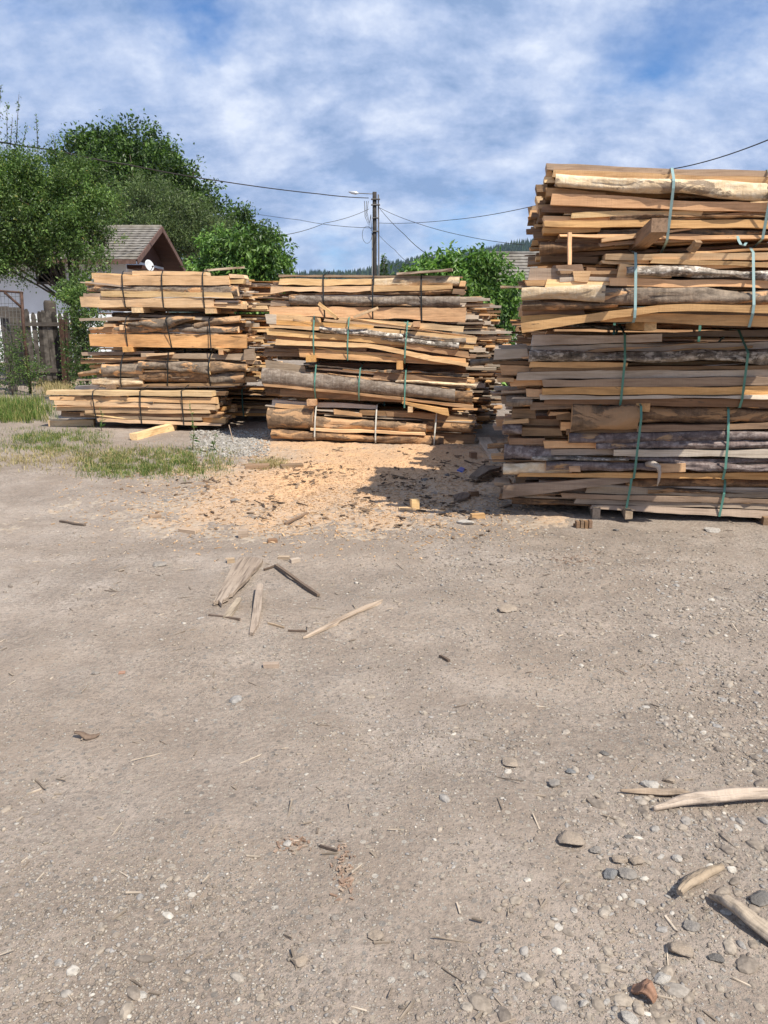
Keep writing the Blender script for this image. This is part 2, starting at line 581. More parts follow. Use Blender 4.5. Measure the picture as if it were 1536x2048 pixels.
def fill(parent, x0, x1, bl, br, tl, tr, y0, y1, palette, seed, sink, tmin=0.022, tmax=0.065, raggedl=0.12, raggedr=0.12, ends=None):
    """the boards inside a bundle, whose ends show at its sides"""
    r = random.Random(seed)
    H = (tl - bl + tr - br) / 2
    z = 0.0; k = 0
    rows = []
    while z < H - 0.02:
        t = min(r.choice((r.uniform(tmin, 0.04), r.uniform(0.03, tmax))), H - z)
        rows.append((z / H, (z + t) / H)); z += t
    for (a, b) in rows:
        y = y0 + r.uniform(-0.03, 0.03)
        # rounded section: outer rows are narrower
        mid = (a + b) / 2
        yend = y1 - 0.16 * abs(2 * mid - 1) ** 3
        while y < yend - 0.06:
            w = min(r.uniform(0.12, 0.30), yend - y)
            if r.random() < 0.07:
                y += w
                continue
            kind = r.choice(palette)
            xl = x0 + r.uniform(-raggedl, raggedl); xr = x1 + r.uniform(-raggedr, raggedr)
            if r.random() < 0.12: xl += r.uniform(0.1, 0.5)
            if r.random() < 0.12: xr -= r.uniform(0.1, 0.5)
            def zz(x, f):
                u = (x - x0) / (x1 - x0)
                lo = bl + (br - bl) * u; hi = tl + (tr - tl) * u
                return lo + (hi - lo) * f
            sag = r.uniform(-0.016, 0.016)
            gap = r.uniform(0.002, 0.016)
            st = [(xl, zz(xl, b) - gap + sag, zz(xl, a)), (xr, zz(xr, b) - gap - sag, zz(xr, a) - sag)]
            if kind in BARKS:
                kind2 = INNER[kind] if r.random() < 0.6 else kind
            else:
                kind2 = kind
            piece(parent, kind2, st, y, w - r.uniform(0.004, 0.02), seed * 7 + k, rough=0.8, sink=sink)
            k += 1
            y += w
    return k


class Stack:
    def __init__(self, o, theta):
        self.o = Vector((o[0], o[1], 0)); self.th = theta
        self.e = Vector((math.cos(theta), -math.sin(theta), 0)); self.n = Vector((math.sin(theta), math.cos(theta), 0))


def bundle(st, crop, fo, box, pieces, straps, label, depth=0.85, palette=('pale', 'honey', 'grey'), seed=1, strapcol='black', group=None, ragl=0.12, ragr=0.12, fillx=(0.05, -0.05), swidth=0.018):
    sc, ox, oy = crop
    Q = st.o - st.n * fo
    def loc(cx, cy):
        h = on_plane(ox + cx / sc, oy + cy / sc, Q, st.n)
        return (h - Q).dot(st.e), h.z
    xl, ztl = loc(box[0], box[1]); _, zbl = loc(box[0], box[2])
    xr, ztr = loc(box[3], box[4]); _, zbr = loc(box[3], box[5])
    zbase = min(zbl, zbr); xc = (xl + xr) / 2
    root = empty('timber_bundle', Q + st.e * xc + Vector((0, 0, zbase)), -st.th)
    tag(root, label, 'bundle', group)
    sink = []
    k = 0
    r = random.Random(seed * 31)
    for p in pieces:
        kind, a, at_, ab, b, bt, bb = p[:7]
        o = p[7] if len(p) > 7 else {}
        pl = [(a, at_, ab)] + ([o['mid']] if 'mid' in o else []) + [(b, bt, bb)]
        ss = []
        for (cx, t, bo) in pl:
            s1, z1 = loc(cx, t); s2, z2 = loc(cx, bo)
            ss.append((s1 - xc, z1 - zbase, z2 - zbase))
        hh = sum(q[1] - q[2] for q in ss) / len(ss)
        d = o.get('d', 0.20 if hh < 0.07 else (0.12 if hh < 0.10 else 0.05))
        ff = o.get('f', r.uniform(0.0, 0.035))
        yf = -(ff * 2.6 if ff < -0.045 else ff)
        kn = None
        if 'knot' in o:
            s1, _ = loc(o['knot'][0], at_)
            kn = (s1 - xc, o['knot'][1], o['knot'][2])
        piece(root, kind, ss, yf, d, seed * 101 + k, o.get('wavy', 0.0), o.get('rough', 1.0), kn, sink)
        k += 1
    # odd slivers and strips of bark wedged in the front
    for q in range(10):
        a = r.uniform(-0.1, 0.55); b_ = a + r.uniform(0.3, 0.9)
        wl = xr - xl; xa = xl - xc + wl * a; xb = xl - xc + wl * min(b_, 1.02)
        fz = r.uniform(0.12, 0.88)
        za = (zbl + (ztl - zbl) * fz) - zbase; zb_ = (zbr + (ztr - zbr) * fz) - zbase
        t = r.uniform(0.008, 0.03)
        tilt = r.uniform(-0.03, 0.03)
        ss = [(xa, za + t + tilt, za + tilt), ((xa + xb) / 2, (za + zb_) / 2 + t + r.uniform(-0.02, 0.02), (za + zb_) / 2), (xb, zb_ + t * r.uniform(0.3, 1) - tilt, zb_ - tilt)]
        piece(root, r.choice(('grey', 'brown', 'white', 'pale', 'bbrown', 'bgrey', 'grey')), ss, -r.uniform(-0.02, 0.05), r.uniform(0.06, 0.14), seed * 977 + q, rough=1.2, sink=sink)
    fill(root, xl - xc + fillx[0], xr - xc + fillx[1], zbl - zbase + 0.025, zbr - zbase + 0.025, ztl - zbase - 0.04, ztr - zbase - 0.04, 0.14, depth, palette, seed, sink, raggedl=ragl, raggedr=ragr)
    V = np.concatenate(sink)
    for (tx, ty, bx, by) in straps:
        s1, _ = loc(tx, ty); s2, _ = loc(bx, by)
        strap(root, strapcol, s1 - xc, s2 - xc, V, swidth)
    return root


p = G(300, 858)
SL = Stack(p, R(8))
p = G(745, 885)
SM = Stack(p, R(6))
p = G(1280, 1042)
SR = Stack(p, R(9))
CL = (3.2, 80, 520); CM = (2.8444, 500, 520); C3 = (2.6667, 960, 300); C4 = (2.6667, 960, 660)
GB = 'strapped bundles of slabs and boards'

bundle(SL, CL, -0.30, (285, 85, 320, 1260, 90, 315), [
    ('grey', 460, 68, 82, 800, 64, 76, {'f': -0.15}), ('pale', 585, 68, 96, 1060, 76, 96, {'f': -0.02}), ('pale', 325, 80, 122, 640, 96, 122, {'f': -0.01}),
    ('pale', 350, 97, 165, 1215, 100, 160, {'f': 0.03, 'd': 0.04}), ('pale', 1215, 88, 114, 1310, 94, 118), ('pale', 1205, 120, 152, 1300, 119, 152),
    ('pale', 283, 135, 163, 360, 135, 160), ('bgrey', 300, 166, 208, 1265, 160, 236, {'f': 0.03, 'd': 0.09}),
    ('grey', 275, 210, 238, 405, 210, 240), ('pale', 400, 198, 235, 1237, 209, 248, {'f': 0.05}),
    ('pale', 265, 236, 300, 1115, 249, 306, {'f': 0.04, 'd': 0.05}), ('white', 1110, 255, 268, 1265, 258, 272), ('pale', 1115, 275, 303, 1300, 280, 312),
    ('brown', 350, 302, 322, 1200, 308, 326, {'f': -0.08})],  # shade under the bundle, put in as a brown board
    [(533, 100, 556, 305), (786, 95, 800, 305), (1045, 90, 1060, 305)],
    "clean pale boards in black straps, topmost bundle of the left stack", palette=('pale', 'pale', 'white', 'honey', 'grey'), seed=1, group=GB)
bundle(SL, CL, -0.30, (330, 350, 555, 1290, 350, 565), [
    ('bbrown', 395, 336, 385, 1000, 330, 372, {'f': -0.12}), ('grey', 600, 345, 362, 1230, 366, 388, {'f': -0.06}),
    ('bgrey', 570, 400, 432, 992, 372, 395, {'f': 0.06, 'd': 0.12, 'mid': (850, 362, 440), 'wavy': 0.03, 'knot': (880, 0.22, 0.05), 'rough': 1.6}),
    ('borange', 990, 400, 442, 1282, 358, 412, {'f': 0.04, 'wavy': 0.02}), ('pale', 418, 408, 430, 475, 408, 430, {'f': 0.06}), ('pale', 518, 414, 446, 546, 414, 446, {'f': 0.06}),
    ('bgrey', 320, 432, 474, 560, 428, 472, {'f': 0.03}), ('borange', 550, 420, 474, 822, 404, 462, {'f': 0.04, 'd': 0.12}), ('bgrey', 815, 432, 474, 1270, 425, 468, {'f': 0.03}),
    ('pale', 560, 398, 412, 700, 394, 405, {'f': 0.02}),
    ('honey', 325, 474, 552, 1322, 480, 566, {'f': 0.05, 'd': 0.05}), ('grey', 280, 543, 562, 420, 548, 562, {'f': -0.1}), ('pale', 1130, 556, 566, 1216, 572, 584, {'f': 0.1})],
    [(553, 350, 572, 552), (822, 350, 856, 555), (1085, 350, 1112, 560)],
    "knotty grey bark above a wide honey board, second bundle from the left stack's top", palette=('pale', 'white', 'honey', 'grey', 'brown'), seed=2, group=GB)
bundle(SL, CL, -0.28, (300, 600, 805, 1310, 600, 800), [
    ('grey', 260, 590, 612, 720, 586, 605, {'f': -0.03}), ('brown', 265, 640, 668, 810, 610, 632, {'f': 0.02}), ('grey', 650, 598, 626, 1372, 600, 642, {'f': 0.02, 'd': 0.12}),
    ('grey', 1308, 574, 640, 1374, 566, 640, {'f': 0.05}),
    ('borange', 258, 716, 742, 398, 690, 728, {'f': 0.08, 'd': 0.1}), ('bgrey', 398, 660, 742, 660, 652, 752, {'f': 0.06, 'd': 0.12}),
    ('bgrey', 648, 648, 692, 1098, 650, 722, {'f': 0.10, 'd': 0.13, 'wavy': 0.05, 'rough': 1.6}), ('borange', 1092, 650, 722, 1328, 662, 722, {'f': 0.08, 'd': 0.12, 'wavy': 0.03}),
    ('bbrown', 640, 712, 782, 1094, 716, 792, {'f': 0.05, 'd': 0.12}), ('bgrey', 1088, 728, 792, 1312, 716, 786, {'f': 0.05, 'd': 0.12}),
    ('bpale', 338, 748, 798, 664, 764, 800, {'f': 0.05, 'd': 0.1}), ('brown', 390, 795, 810, 1300, 785, 802, {'f': 0.03}),
    ('pale', 705, 598, 616, 858, 588, 606, {'f': 0.12}), ('pale', 1320, 640, 662, 1400, 648, 668), ('pale', 1318, 700, 716, 1400, 690, 706), ('honey', 1316, 750, 780, 1390, 752, 780)],
    [(542, 590, 528, 800), (850, 590, 822, 800), (1096, 590, 1095, 800)],
    "rough grey and orange bark slabs, third bundle from the left stack's top", palette=('honey', 'pale', 'grey', 'brown'), seed=3, group=GB)
bundle(SL, CL, 0.0, (120, 825, 1020, 1130, 825, 1055), [
    ('white', 150, 820, 838, 1200, 800, 822, {'f': -0.12}), ('grey', 190, 806, 822, 900, 800, 812, {'f': -0.3, 'd': 0.3}),
    ('pale', 45, 838, 862, 1105, 838, 872, {'f': 0.04}), ('pale', 65, 868, 894, 1130, 884, 920, {'f': 0.03}), ('pale', 100, 895, 926, 1126, 928, 956, {'f': 0.04}),
    ('pale', 105, 926, 963, 1050, 948, 966, {'f': 0.02}), ('pale', 300, 964, 978, 1095, 960, 980, {'f': 0.04}),
    ('brown', 260, 976, 996, 1150, 990, 1012, {'f': 0.02}), ('grey', 380, 1000, 1016, 1040, 1006, 1024, {'f': 0.03}), ('pale', 380, 1014, 1032, 1165, 1046, 1062, {'f': 0.05}),
    ('brown', 120, 966, 1000, 420, 984, 1014, {'f': -0.04}), ('honey', 1040, 1010, 1040, 1180, 1014, 1046, {'f': -0.02})],
    [(348, 838, 372, 1020), (650, 832, 660, 1045), (912, 832, 930, 1050)],
    "thin pale boards, bundle pushed forward at the foot of the left stack", palette=('pale', 'honey', 'grey', 'brown'), seed=4, group=GB, depth=0.8)

bundle(SM, CM, 0.0, (130, 100, 320, 1210, 100, 350), [
    ('grey', 160, 84, 96, 1210, 90, 100, {'f': -0.03}), ('pale', 165, 108, 146, 692, 110, 138, {'f': 0.03, 'wavy': 0.02}),
    ('pale', 120, 152, 196, 692, 146, 180, {'f': 0.05, 'wavy': 0.05}), ('bpale', 708, 104, 150, 1192, 95, 146, {'f': 0.03, 'd': 0.1}),
    ('pale', 690, 146, 182, 1152, 140, 166, {'f': 0.05}), ('bbrown', 235, 188, 206, 1145, 166, 192, {'f': 0.03}),
    ('bsmooth', 228, 198, 256, 1196, 204, 272, {'f': 0.07, 'd': 0.14}), ('borange', 226, 198, 256, 280, 198, 258, {'f': 0.075, 'd': 0.14}),
    ('grey', 118, 232, 262, 226, 236, 262), ('honey', 115, 264, 312, 1226, 274, 356, {'f': 0.04, 'd': 0.05, 'wavy': 0.02}),
    ('pale', 1190, 118, 150, 1224, 120, 152), ('brown', 1150, 160, 196, 1226, 165, 200)],
    [(418, 88, 430, 315), (704, 88, 700, 330), (974, 95, 978, 350)],
    "round grey slab over a wide honey board, topmost bundle of the middle stack", palette=('pale', 'honey', 'white', 'grey', 'brown'), seed=5, group=GB)
bundle(SM, CM, 0.06, (100, 325, 545, 1260, 405, 605), [
    ('pale', 128, 306, 336, 400, 328, 356, {'f': 0.0}), ('white', 96, 308, 362, 150, 312, 362, {'f': 0.03}), ('pale', 378, 308, 330, 500, 334, 352, {'f': -0.05}),
    ('pale', 500, 325, 344, 1212, 378, 414, {'f': -0.02}), ('pale', 330, 354, 386, 1286, 440, 472, {'f': 0.02}), ('honey', 130, 340, 366, 700, 372, 396, {'f': 0.0}),
    ('birch', 400, 378, 412, 872, 418, 456, {'f': 0.06, 'd': 0.1}), ('birch', 745, 418, 462, 1190, 468, 518, {'f': 0.05, 'd': 0.1}), ('bgrey', 870, 418, 446, 1230, 446, 474, {'f': 0.04}),
    ('pale', 100, 390, 426, 1272, 488, 512, {'f': 0.03}), ('pale', 150, 452, 480, 1238, 588, 610, {'f': 0.08, 'mid': (690, 472, 500)}),
    ('brown', 82, 420, 452, 900, 470, 500, {'f': 0.0}), ('brown', 80, 488, 522, 660, 488, 520, {'f': 0.0}), ('honey', 285, 503, 552, 1232, 558, 602, {'f': 0.03, 'd': 0.06}), ('honey', 880, 476, 500, 1250, 518, 556, {'f': 0.02}),
    ('pale', 120, 366, 384, 420, 384, 400, {'f': 0.05}), ('brown', 76, 520, 548, 420, 524, 552, {'f': -0.03})],
    [(368, 345, 368, 550), (566, 350, 557, 560), (900, 385, 880, 590)],
    "splayed pale boards sloping down rightwards, second bundle from the middle stack's top", palette=('pale', 'brown', 'grey', 'brown', 'white'), seed=6, strapcol='green', group=GB)
bundle(SM, CM, 0.02, (90, 585, 740, 1250, 640, 830), [
    ('grey', 94, 568, 620, 320, 606, 646, {'f': 0.03}), ('brown', 380, 588, 616, 1232, 610, 642, {'f': -0.10}), ('bbrown', 120, 552, 572, 900, 590, 612, {'f': -0.14}),  # brown board here: dark shade of the gap put into the wood colour
    ('pale', 310, 634, 648, 752, 674, 690, {'f': 0.05}), ('brown', 700, 640, 676, 1238, 660, 700, {'f': 0.02}), ('bpale', 830, 678, 700, 1284, 702, 726, {'f': 0.07}),
    ('bsmooth', 75, 612, 712, 1168, 728, 806, {'f': 0.12, 'd': 0.16, 'rough': 0.7}), ('bbrown', 1150, 738, 806, 1266, 742, 824, {'f': 0.09, 'd': 0.14}),
    ('honey', 90, 702, 716, 1272, 824, 842, {'f': 0.08, 'mid': (560, 744, 758)}), ('bbrown', 90, 726, 775, 620, 760, 800, {'f': 0.03}), ('brown', 170, 728, 770, 900, 785, 812, {'f': 0.04}),
    ('honey', 868, 798, 812, 1134, 842, 880, {'f': 0.12})],
    [(382, 590, 372, 770), (634, 605, 620, 790), (890, 640, 882, 800)],
    "bundle in the middle stack fronted by one long smooth grey bark slab", palette=('brown', 'brown', 'grey', 'honey'), seed=7, strapcol='green', group=GB)
bundle(SM, CM, 0.0, (120, 815, 1000, 1270, 860, 1045), [
    ('white', 120, 798, 832, 720, 826, 846, {'f': -0.02}), ('pale', 142, 812, 836, 364, 836, 858, {'f': 0.04}), ('honey', 480, 846, 878, 640, 872, 890, {'f': 0.03}),
    ('brown', 620, 852, 880, 1000, 866, 890, {'f': 0.02}), ('brown', 780, 860, 888, 1272, 890, 922, {'f': 0.03}), ('honey', 1050, 898, 920, 1275, 912, 944),
    ('borange', 104, 838, 962, 364, 842, 966, {'f': 0.12, 'd': 0.16}), ('borange', 355, 888, 952, 1004, 930, 982, {'f': 0.10, 'd': 0.14}), ('bbrown', 985, 905, 985, 1272, 928, 996, {'f': 0.06, 'd': 0.12}),
    ('pale', 355, 948, 966, 1000, 974, 988, {'f': 0.13}), ('bbrown', 130, 962, 1008, 1104, 1002, 1048, {'f': 0.13, 'd': 0.14}), ('brown', 1000, 985, 1040, 1278, 995, 1046, {'f': -0.02})],
    [(382, 835, 378, 1000), (722, 840, 720, 1020), (1066, 870, 1048, 1040)],
    "thick brown bark slabs in white straps, lowest bundle of the middle stack", palette=('brown', 'honey', 'grey'), seed=8, strapcol='white', group=GB)

EX = 1900      # boards of the right stack run on past the frame
bundle(SR, C3, 0.52, (345, 85, 590, EX, 135, 500), [
    ('grey', 358, 77, 110, EX, 130, 165, {'f': 0.03}), ('pale', 385, 110, 150, EX, 168, 196, {'f': 0.04}), ('honey', 348, 108, 142, 392, 112, 142, {'f': 0.0}), ('pale', 345, 138, 172, 404, 140, 174, {'f': 0.02}),
    ('bpale', 400, 138, 208, EX, 200, 305, {'f': 0.12, 'd': 0.14, 'rough': 0.8}), ('brown', 308, 182, 224, 364, 180, 226), ('honey', 358, 206, 252, 660, 232, 262, {'f': 0.02}),
    ('honey', 375, 243, 302, EX, 315, 350, {'f': 0.08, 'd': 0.05}), ('pale', 445, 324, 352, 900, 330, 350, {'f': 0.02}), ('pale', 483, 340, 366, 1172, 328, 356, {'f': 0.05}), ('pale', 345, 360, 386, 930, 362, 380, {'f': 0.04}),
    ('honey', 345, 388, 416, EX, 372, 432, {'f': 0.06}), ('honey', 340, 414, 446, 636, 410, 440, {'f': 0.03}), ('bgrey', 630, 412, 452, EX, 430, 464, {'f': 0.02}),
    ('honey', 428, 450, 467, EX, 466, 488, {'f': 0.05}), ('bbrown', 320, 498, 554, 720, 486, 522, {'f': 0.02}), ('brown', 330, 558, 592, 640, 566, 596, {'f': -0.05}), ('brown', 410, 472, 494, 1000, 478, 500, {'f': -0.02}),  # first brown piece: shade at the bundle's foot, drawn as brown wood
    ('brown', 330, 306, 330, 700, 316, 336), ('bgrey', 1150, 340, 372, EX, 350, 378, {'f': -0.02})],
    [(1018, 100, 992, 480), (1530, 120, 1492, 480)],
    "orange boards and a peeled pale slab, topmost bundle of the tall right stack", palette=('honey', 'pale', 'brown', 'brown', 'grey'), seed=9, strapcol='teal', group=GB, fillx=(0.02, 0), swidth=0.018, depth=1.35)
bundle(SR, C3, 0.56, (230, 600, 930, EX, 540, 955), [
    ('brown', 388, 614, 652, 560, 612, 650, {'f': 0.0}), ('grey', 258, 628, 692, 515, 640, 700, {'f': 0.0}), ('pale', 504, 654, 702, 576, 654, 704, {'f': 0.04}), ('brown', 572, 622, 694, 726, 632, 694, {'f': 0.02}),
    ('pale', 253, 696, 726, 352, 696, 726, {'f': 0.03}), ('pale', 347, 688, 728, 692, 704, 722, {'f': 0.05}), ('brown', 708, 518, 534, 980, 522, 536, {'f': -0.1}), ('white', 968, 520, 530, 1160, 532, 544, {'f': -0.05}),
    ('pale', 1130, 536, 552, EX, 500, 520, {'f': -0.03}), ('pale', 665, 558, 588, EX, 546, 592, {'f': 0.03}), ('pale', 655, 588, 610, 905, 590, 610, {'f': 0.02}), ('pale', 900, 583, 602, EX, 612, 644, {'f': 0.06}),
    ('pale', 728, 612, 684, 1020, 628, 684, {'f': 0.04}), ('birch', 774, 614, 658, EX, 662, 712, {'f': 0.09, 'd': 0.1}), ('honey', 674, 680, 712, 760, 682, 712), ('honey', 690, 684, 727, EX, 700, 738, {'f': 0.07}),
    ('bpale', 222, 730, 804, 660, 718, 802, {'f': 0.14, 'd': 0.16}), ('bgrey', 640, 728, 814, EX, 748, 838, {'f': 0.11, 'd': 0.15, 'rough': 1.4}),
    ('borange', 225, 800, 852, 730, 812, 846, {'f': 0.10}), ('brown', 230, 852, 884, 560, 850, 880, {'f': 0.02}), ('honey', 220, 888, 922, 660, 874, 912, {'f': 0.06}),
    ('honey', 225, 924, 974, EX, 842, 892, {'f': 0.17, 'mid': (985, 818, 852), 'd': 0.05}), ('honey', 640, 872, 908, EX, 892, 958, {'f': 0.12, 'd': 0.05})],
    [(828, 470, 806, 905), (1450, 500, 1408, 940)],
    "bundle in the right stack with a long bent board jutting across its foot", palette=('honey', 'brown', 'grey', 'pale'), seed=10, strapcol='teal', group=GB, fillx=(0.1, 0), swidth=0.018, depth=1.35)
bundle(SR, C4, -0.06, (110, 75, 420, EX, 30, 420), [
    ('birch', 390, -48, -12, 960, -6, 12, {'f': -0.1}), ('white', 275, 32, 82, 968, 20, 62, {'f': 0.05}), ('grey', 960, 20, 44, EX, -6, 30, {'f': -0.06}), ('grey', 100, 82, 102, 260, 78, 104, {'f': -0.04}), ('white', 74, 106, 156, 262, 102, 150, {'f': 0.04}),
    ('white', 270, 86, 120, EX, 56, 92, {'f': 0.02}), ('birch', 260, 106, 166, EX, 112, 170, {'f': 0.12, 'd': 0.13, 'rough': 1.3}), ('honey', 262, 164, 198, 780, 176, 198, {'f': 0.06}),
    ('brown', 265, 204, 220, EX, 176, 202, {'f': 0.08}), ('white', 195, 218, 262, EX, 206, 240, {'f': 0.06}), ('grey', 338, 264, 302, EX, 242, 288, {'f': 0.07}), ('honey', 330, 304, 342, EX, 292, 336, {'f': 0.06}),
    ('white', 320, 344, 366, EX, 344, 356, {'f': 0.08}), ('brown', 340, 366, 388, EX, 362, 418, {'f': 0.04}), ('brown', 70, 166, 184, 280, 170, 188, {'f': -0.02}),
    ('honey', 115, 188, 240, 340, 196, 246, {'f': 0.0}), ('honey', 95, 250, 276, 180, 250, 276), ('honey', 165, 264, 300, 342, 262, 296, {'f': 0.02}), ('honey', 250, 310, 352, 330, 312, 352, {'f': 0.02}),
    ('bgrey', 140, 358, 410, 280, 356, 412), ('brown', 270, 384, 426, 520, 384, 418, {'f': 0.0})],
    [(768, 12, 746, 365), (1400, 40, 1378, 415)],
    "grey boards and a white-flecked bark slab, middle bundle of the right stack", palette=('grey', 'white', 'brown', 'honey'), seed=11, strapcol='green', group=GB, fillx=(0.05, 0), swidth=0.018)
bundle(SR, C4, -0.12, (120, 450, 780, EX, 425, 790), [
    ('bbrown', 690, 395, 500, EX, 430, 490, {'f': 0.06, 'd': 0.14}), ('borange', 488, 388, 524, 840, 386, 524, {'f': 0.14, 'd': 0.16, 'knot': (745, 0.12, 0.05), 'rough': 1.5}),
    ('brown', 460, 528, 560, 840, 506, 536, {'f': 0.05}), ('brown', 830, 508, 534, EX, 476, 512, {'f': 0.09}), ('bpurple', 470, 542, 598, EX, 526, 576, {'f': 0.10, 'd': 0.1, 'rough': 0.6}),
    ('bpurple', 614, 586, 628, EX, 578, 618, {'f': 0.10, 'd': 0.1, 'rough': 0.6}), ('honey', 345, 588, 628, 618, 590, 626, {'f': 0.05}), ('brown', 155, 576, 606, 350, 580, 606, {'f': 0.03}),
    ('white', 708, 628, 664, EX, 628, 668, {'f': 0.09}), ('grey', 380, 634, 662, 710, 632, 662, {'f': 0.03}), ('bpurple', 130, 604, 700, 400, 610, 700, {'f': 0.02}),
    ('birch', 275, 668, 694, 790, 668, 696, {'f': 0.08}), ('bpurple', 770, 668, 696, EX, 674, 704, {'f': 0.07}), ('bpurple', 350, 698, 742, EX, 704, 744, {'f': 0.10, 'd': 0.09}), ('honey', 940, 702, 742, 1085, 704, 742, {'f': 0.115}), ('honey', 474, 712, 744, 532, 712, 744, {'f': 0.115}),
    ('honey', 200, 756, 776, EX, 748, 792, {'f': 0.06}), ('bpale', 125, 706, 762, 490, 704, 768, {'f': 0.06}), ('brown', 170, 420, 466, 300, 424, 466), ('honey', 120, 480, 500, 260, 470, 494), ('brown', 225, 520, 562, 440, 524, 562, {'f': 0.02}),
    ('bpurple', 120, 500, 560, 225, 500, 560), ('brown', 410, 440, 480, 540, 444, 484), ('honey', 430, 494, 528, 486, 492, 530, {'f': 0.03}), ('honey', 365, 436, 456, 480, 440, 452)],
    [(838, 440, 812, 785), (1312, 445, 1282, 790)],
    "purple-grey bark slabs under a knotted log butt, bundle in the right stack", palette=('brown', 'grey', 'grey', 'bpurple', 'honey'), seed=12, strapcol='green', group=GB, fillx=(0.05, 0), swidth=0.018)
bundle(SR, C4, -0.18, (170, 800, 925, EX, 810, 1020), [
    ('bbrown', 780, 788, 832, EX, 800, 862, {'f': 0.03}), ('grey', 120, 818, 886, 800, 764, 796, {'f': 0.12, 'd': 0.04}), ('brown', 198, 770, 840, 240, 772, 820, {'f': 0.02}), ('brown', 330, 850, 885, 640, 838, 870, {'f': 0.0}),
    ('grey', 560, 826, 864, EX, 876, 904, {'f': 0.05}), ('grey', 440, 864, 892, EX, 902, 930, {'f': 0.05}), ('grey', 500, 894, 920, EX, 928, 962, {'f': 0.04}), ('grey', 585, 922, 948, EX, 976, 1018, {'f': 0.05}),
    ('bbrown', 170, 886, 930, 590, 926, 950, {'f': 0.01}), ('grey', 78, 798, 816, 170, 800, 818, {'f': 0.1}), ('brown', 100, 872, 906, 400, 880, 912, {'f': -0.04})],
    [(796, 790, 772, 960), (1302, 800, 1266, 990)],
    "thin grey-brown boards resting on blocks, lowest bundle of the right stack", palette=('grey', 'brown', 'brown'), seed=13, strapcol='green', group=GB, fillx=(0.1, 0), swidth=0.018)


# rows of bundles behind the front ones: three generic bundles copied
def generic(L, H, D, palette, seed, strapcol):
    root = empty('timber_bundle', (0, 0, 0))
    sink = []
    fill(root, -L / 2, L / 2, 0, 0, H, H - 0.03, 0.0, D, palette, seed, sink, raggedl=0.14, raggedr=0.14)
    V = np.concatenate(sink)
    for x in (-L * 0.27, 0, L * 0.27):
        strap(root, strapcol, x, x, V)
    return root


def place(o, st, s, depth, z, label, rz=0.0):
    o.location = st.o + st.e * s + st.n * depth + Vector((0, 0, z))
    o.rotation_euler = (0, 0, -st.th + rz)
    tag(o, label, 'bundle', 'bundles in the rows behind the front stacks')


protos = [generic(2.7, 0.50, 0.85, ('pale', 'white', 'honey', 'grey', 'pale'), 51, 'black'),
          generic(2.7, 0.46, 0.85, ('white', 'grey', 'grey', 'brown', 'birch', 'bbrown', 'white'), 52, 'green'),
          generic(2.8, 0.48, 0.85, ('brown', 'honey', 'grey', 'bbrown'), 53, 'green')]
used = [False] * 3


def back(k, *a, **kw):
    o = protos[k] if not used[k] else copy_tree(protos[k])
    used[k] = True
    place(o, *a, **kw)


LV = ('lowest', 'second from the ground', 'third from the ground', 'top')
for i, (s, dz, k) in enumerate(((0.32, 0.06, 2), (0.14, 0.66, 0), (0.18, 1.22, 0), (0.26, 1.74, 0))):
    back(k, SL, s, 1.22, dz, f'pale-ended bundle behind the left stack, {LV[i]} of that row', rz=0.02 * (i % 2) - 0.01)
for i, (s, dz, k) in enumerate(((0.06, 0.06, 2), (0.18, 0.55, 1), (0.17, 1.05, 1), (0.06, 1.50, 1))):
    back(k, SM, s, 0.98, dz, f'grey weathered bundle just behind the middle stack, {LV[i]} of that row', rz=0.015 * (i % 3) - 0.01)
for i, (s, dz, k) in enumerate(((0.34, 0.06, 1), (0.40, 0.54, 1), (0.44, 1.04, 1), (0.26, 1.42, 1))):
    back(k, SM, s, 1.98, dz, f'grey weathered bundle farthest behind the middle stack, {LV[i]} of its row', rz=0.02 * (i % 2) - 0.01)
for i, (s, dz, k) in enumerate(((0.56, 0.06, 2), (0.52, 0.62, 2), (0.60, 1.2, 2), (0.60, 1.80, 1))):
    back(k, SR, s, 1.25, dz, f'dark bundle just behind the right stack, {LV[i]} of that row', rz=0.02 * (i % 2) - 0.01)
for i, (s, dz, k) in enumerate(((0.40, 0.06, 2), (0.34, 0.62, 1), (0.42, 1.15, 2))):
    back(k, SR, s, 2.25, dz, f'grey bundle farthest behind the right stack, {LV[i]} of its row', rz=0.01)


for dd, nm in ((3.35, 'third'), (4.4, 'fourth')):  # extra rows, added to throw shade into the gap beside the right stack
    for i, (s, dz, k) in enumerate(((0.45, 0.06, 2), (0.40, 0.62, 1), (0.44, 1.15, 1))):
        back(k, SR, s, dd, dz, f'added shade-casting bundle in the {nm} row behind the right stack, {LV[i]}', rz=0.01 * (i - 1))


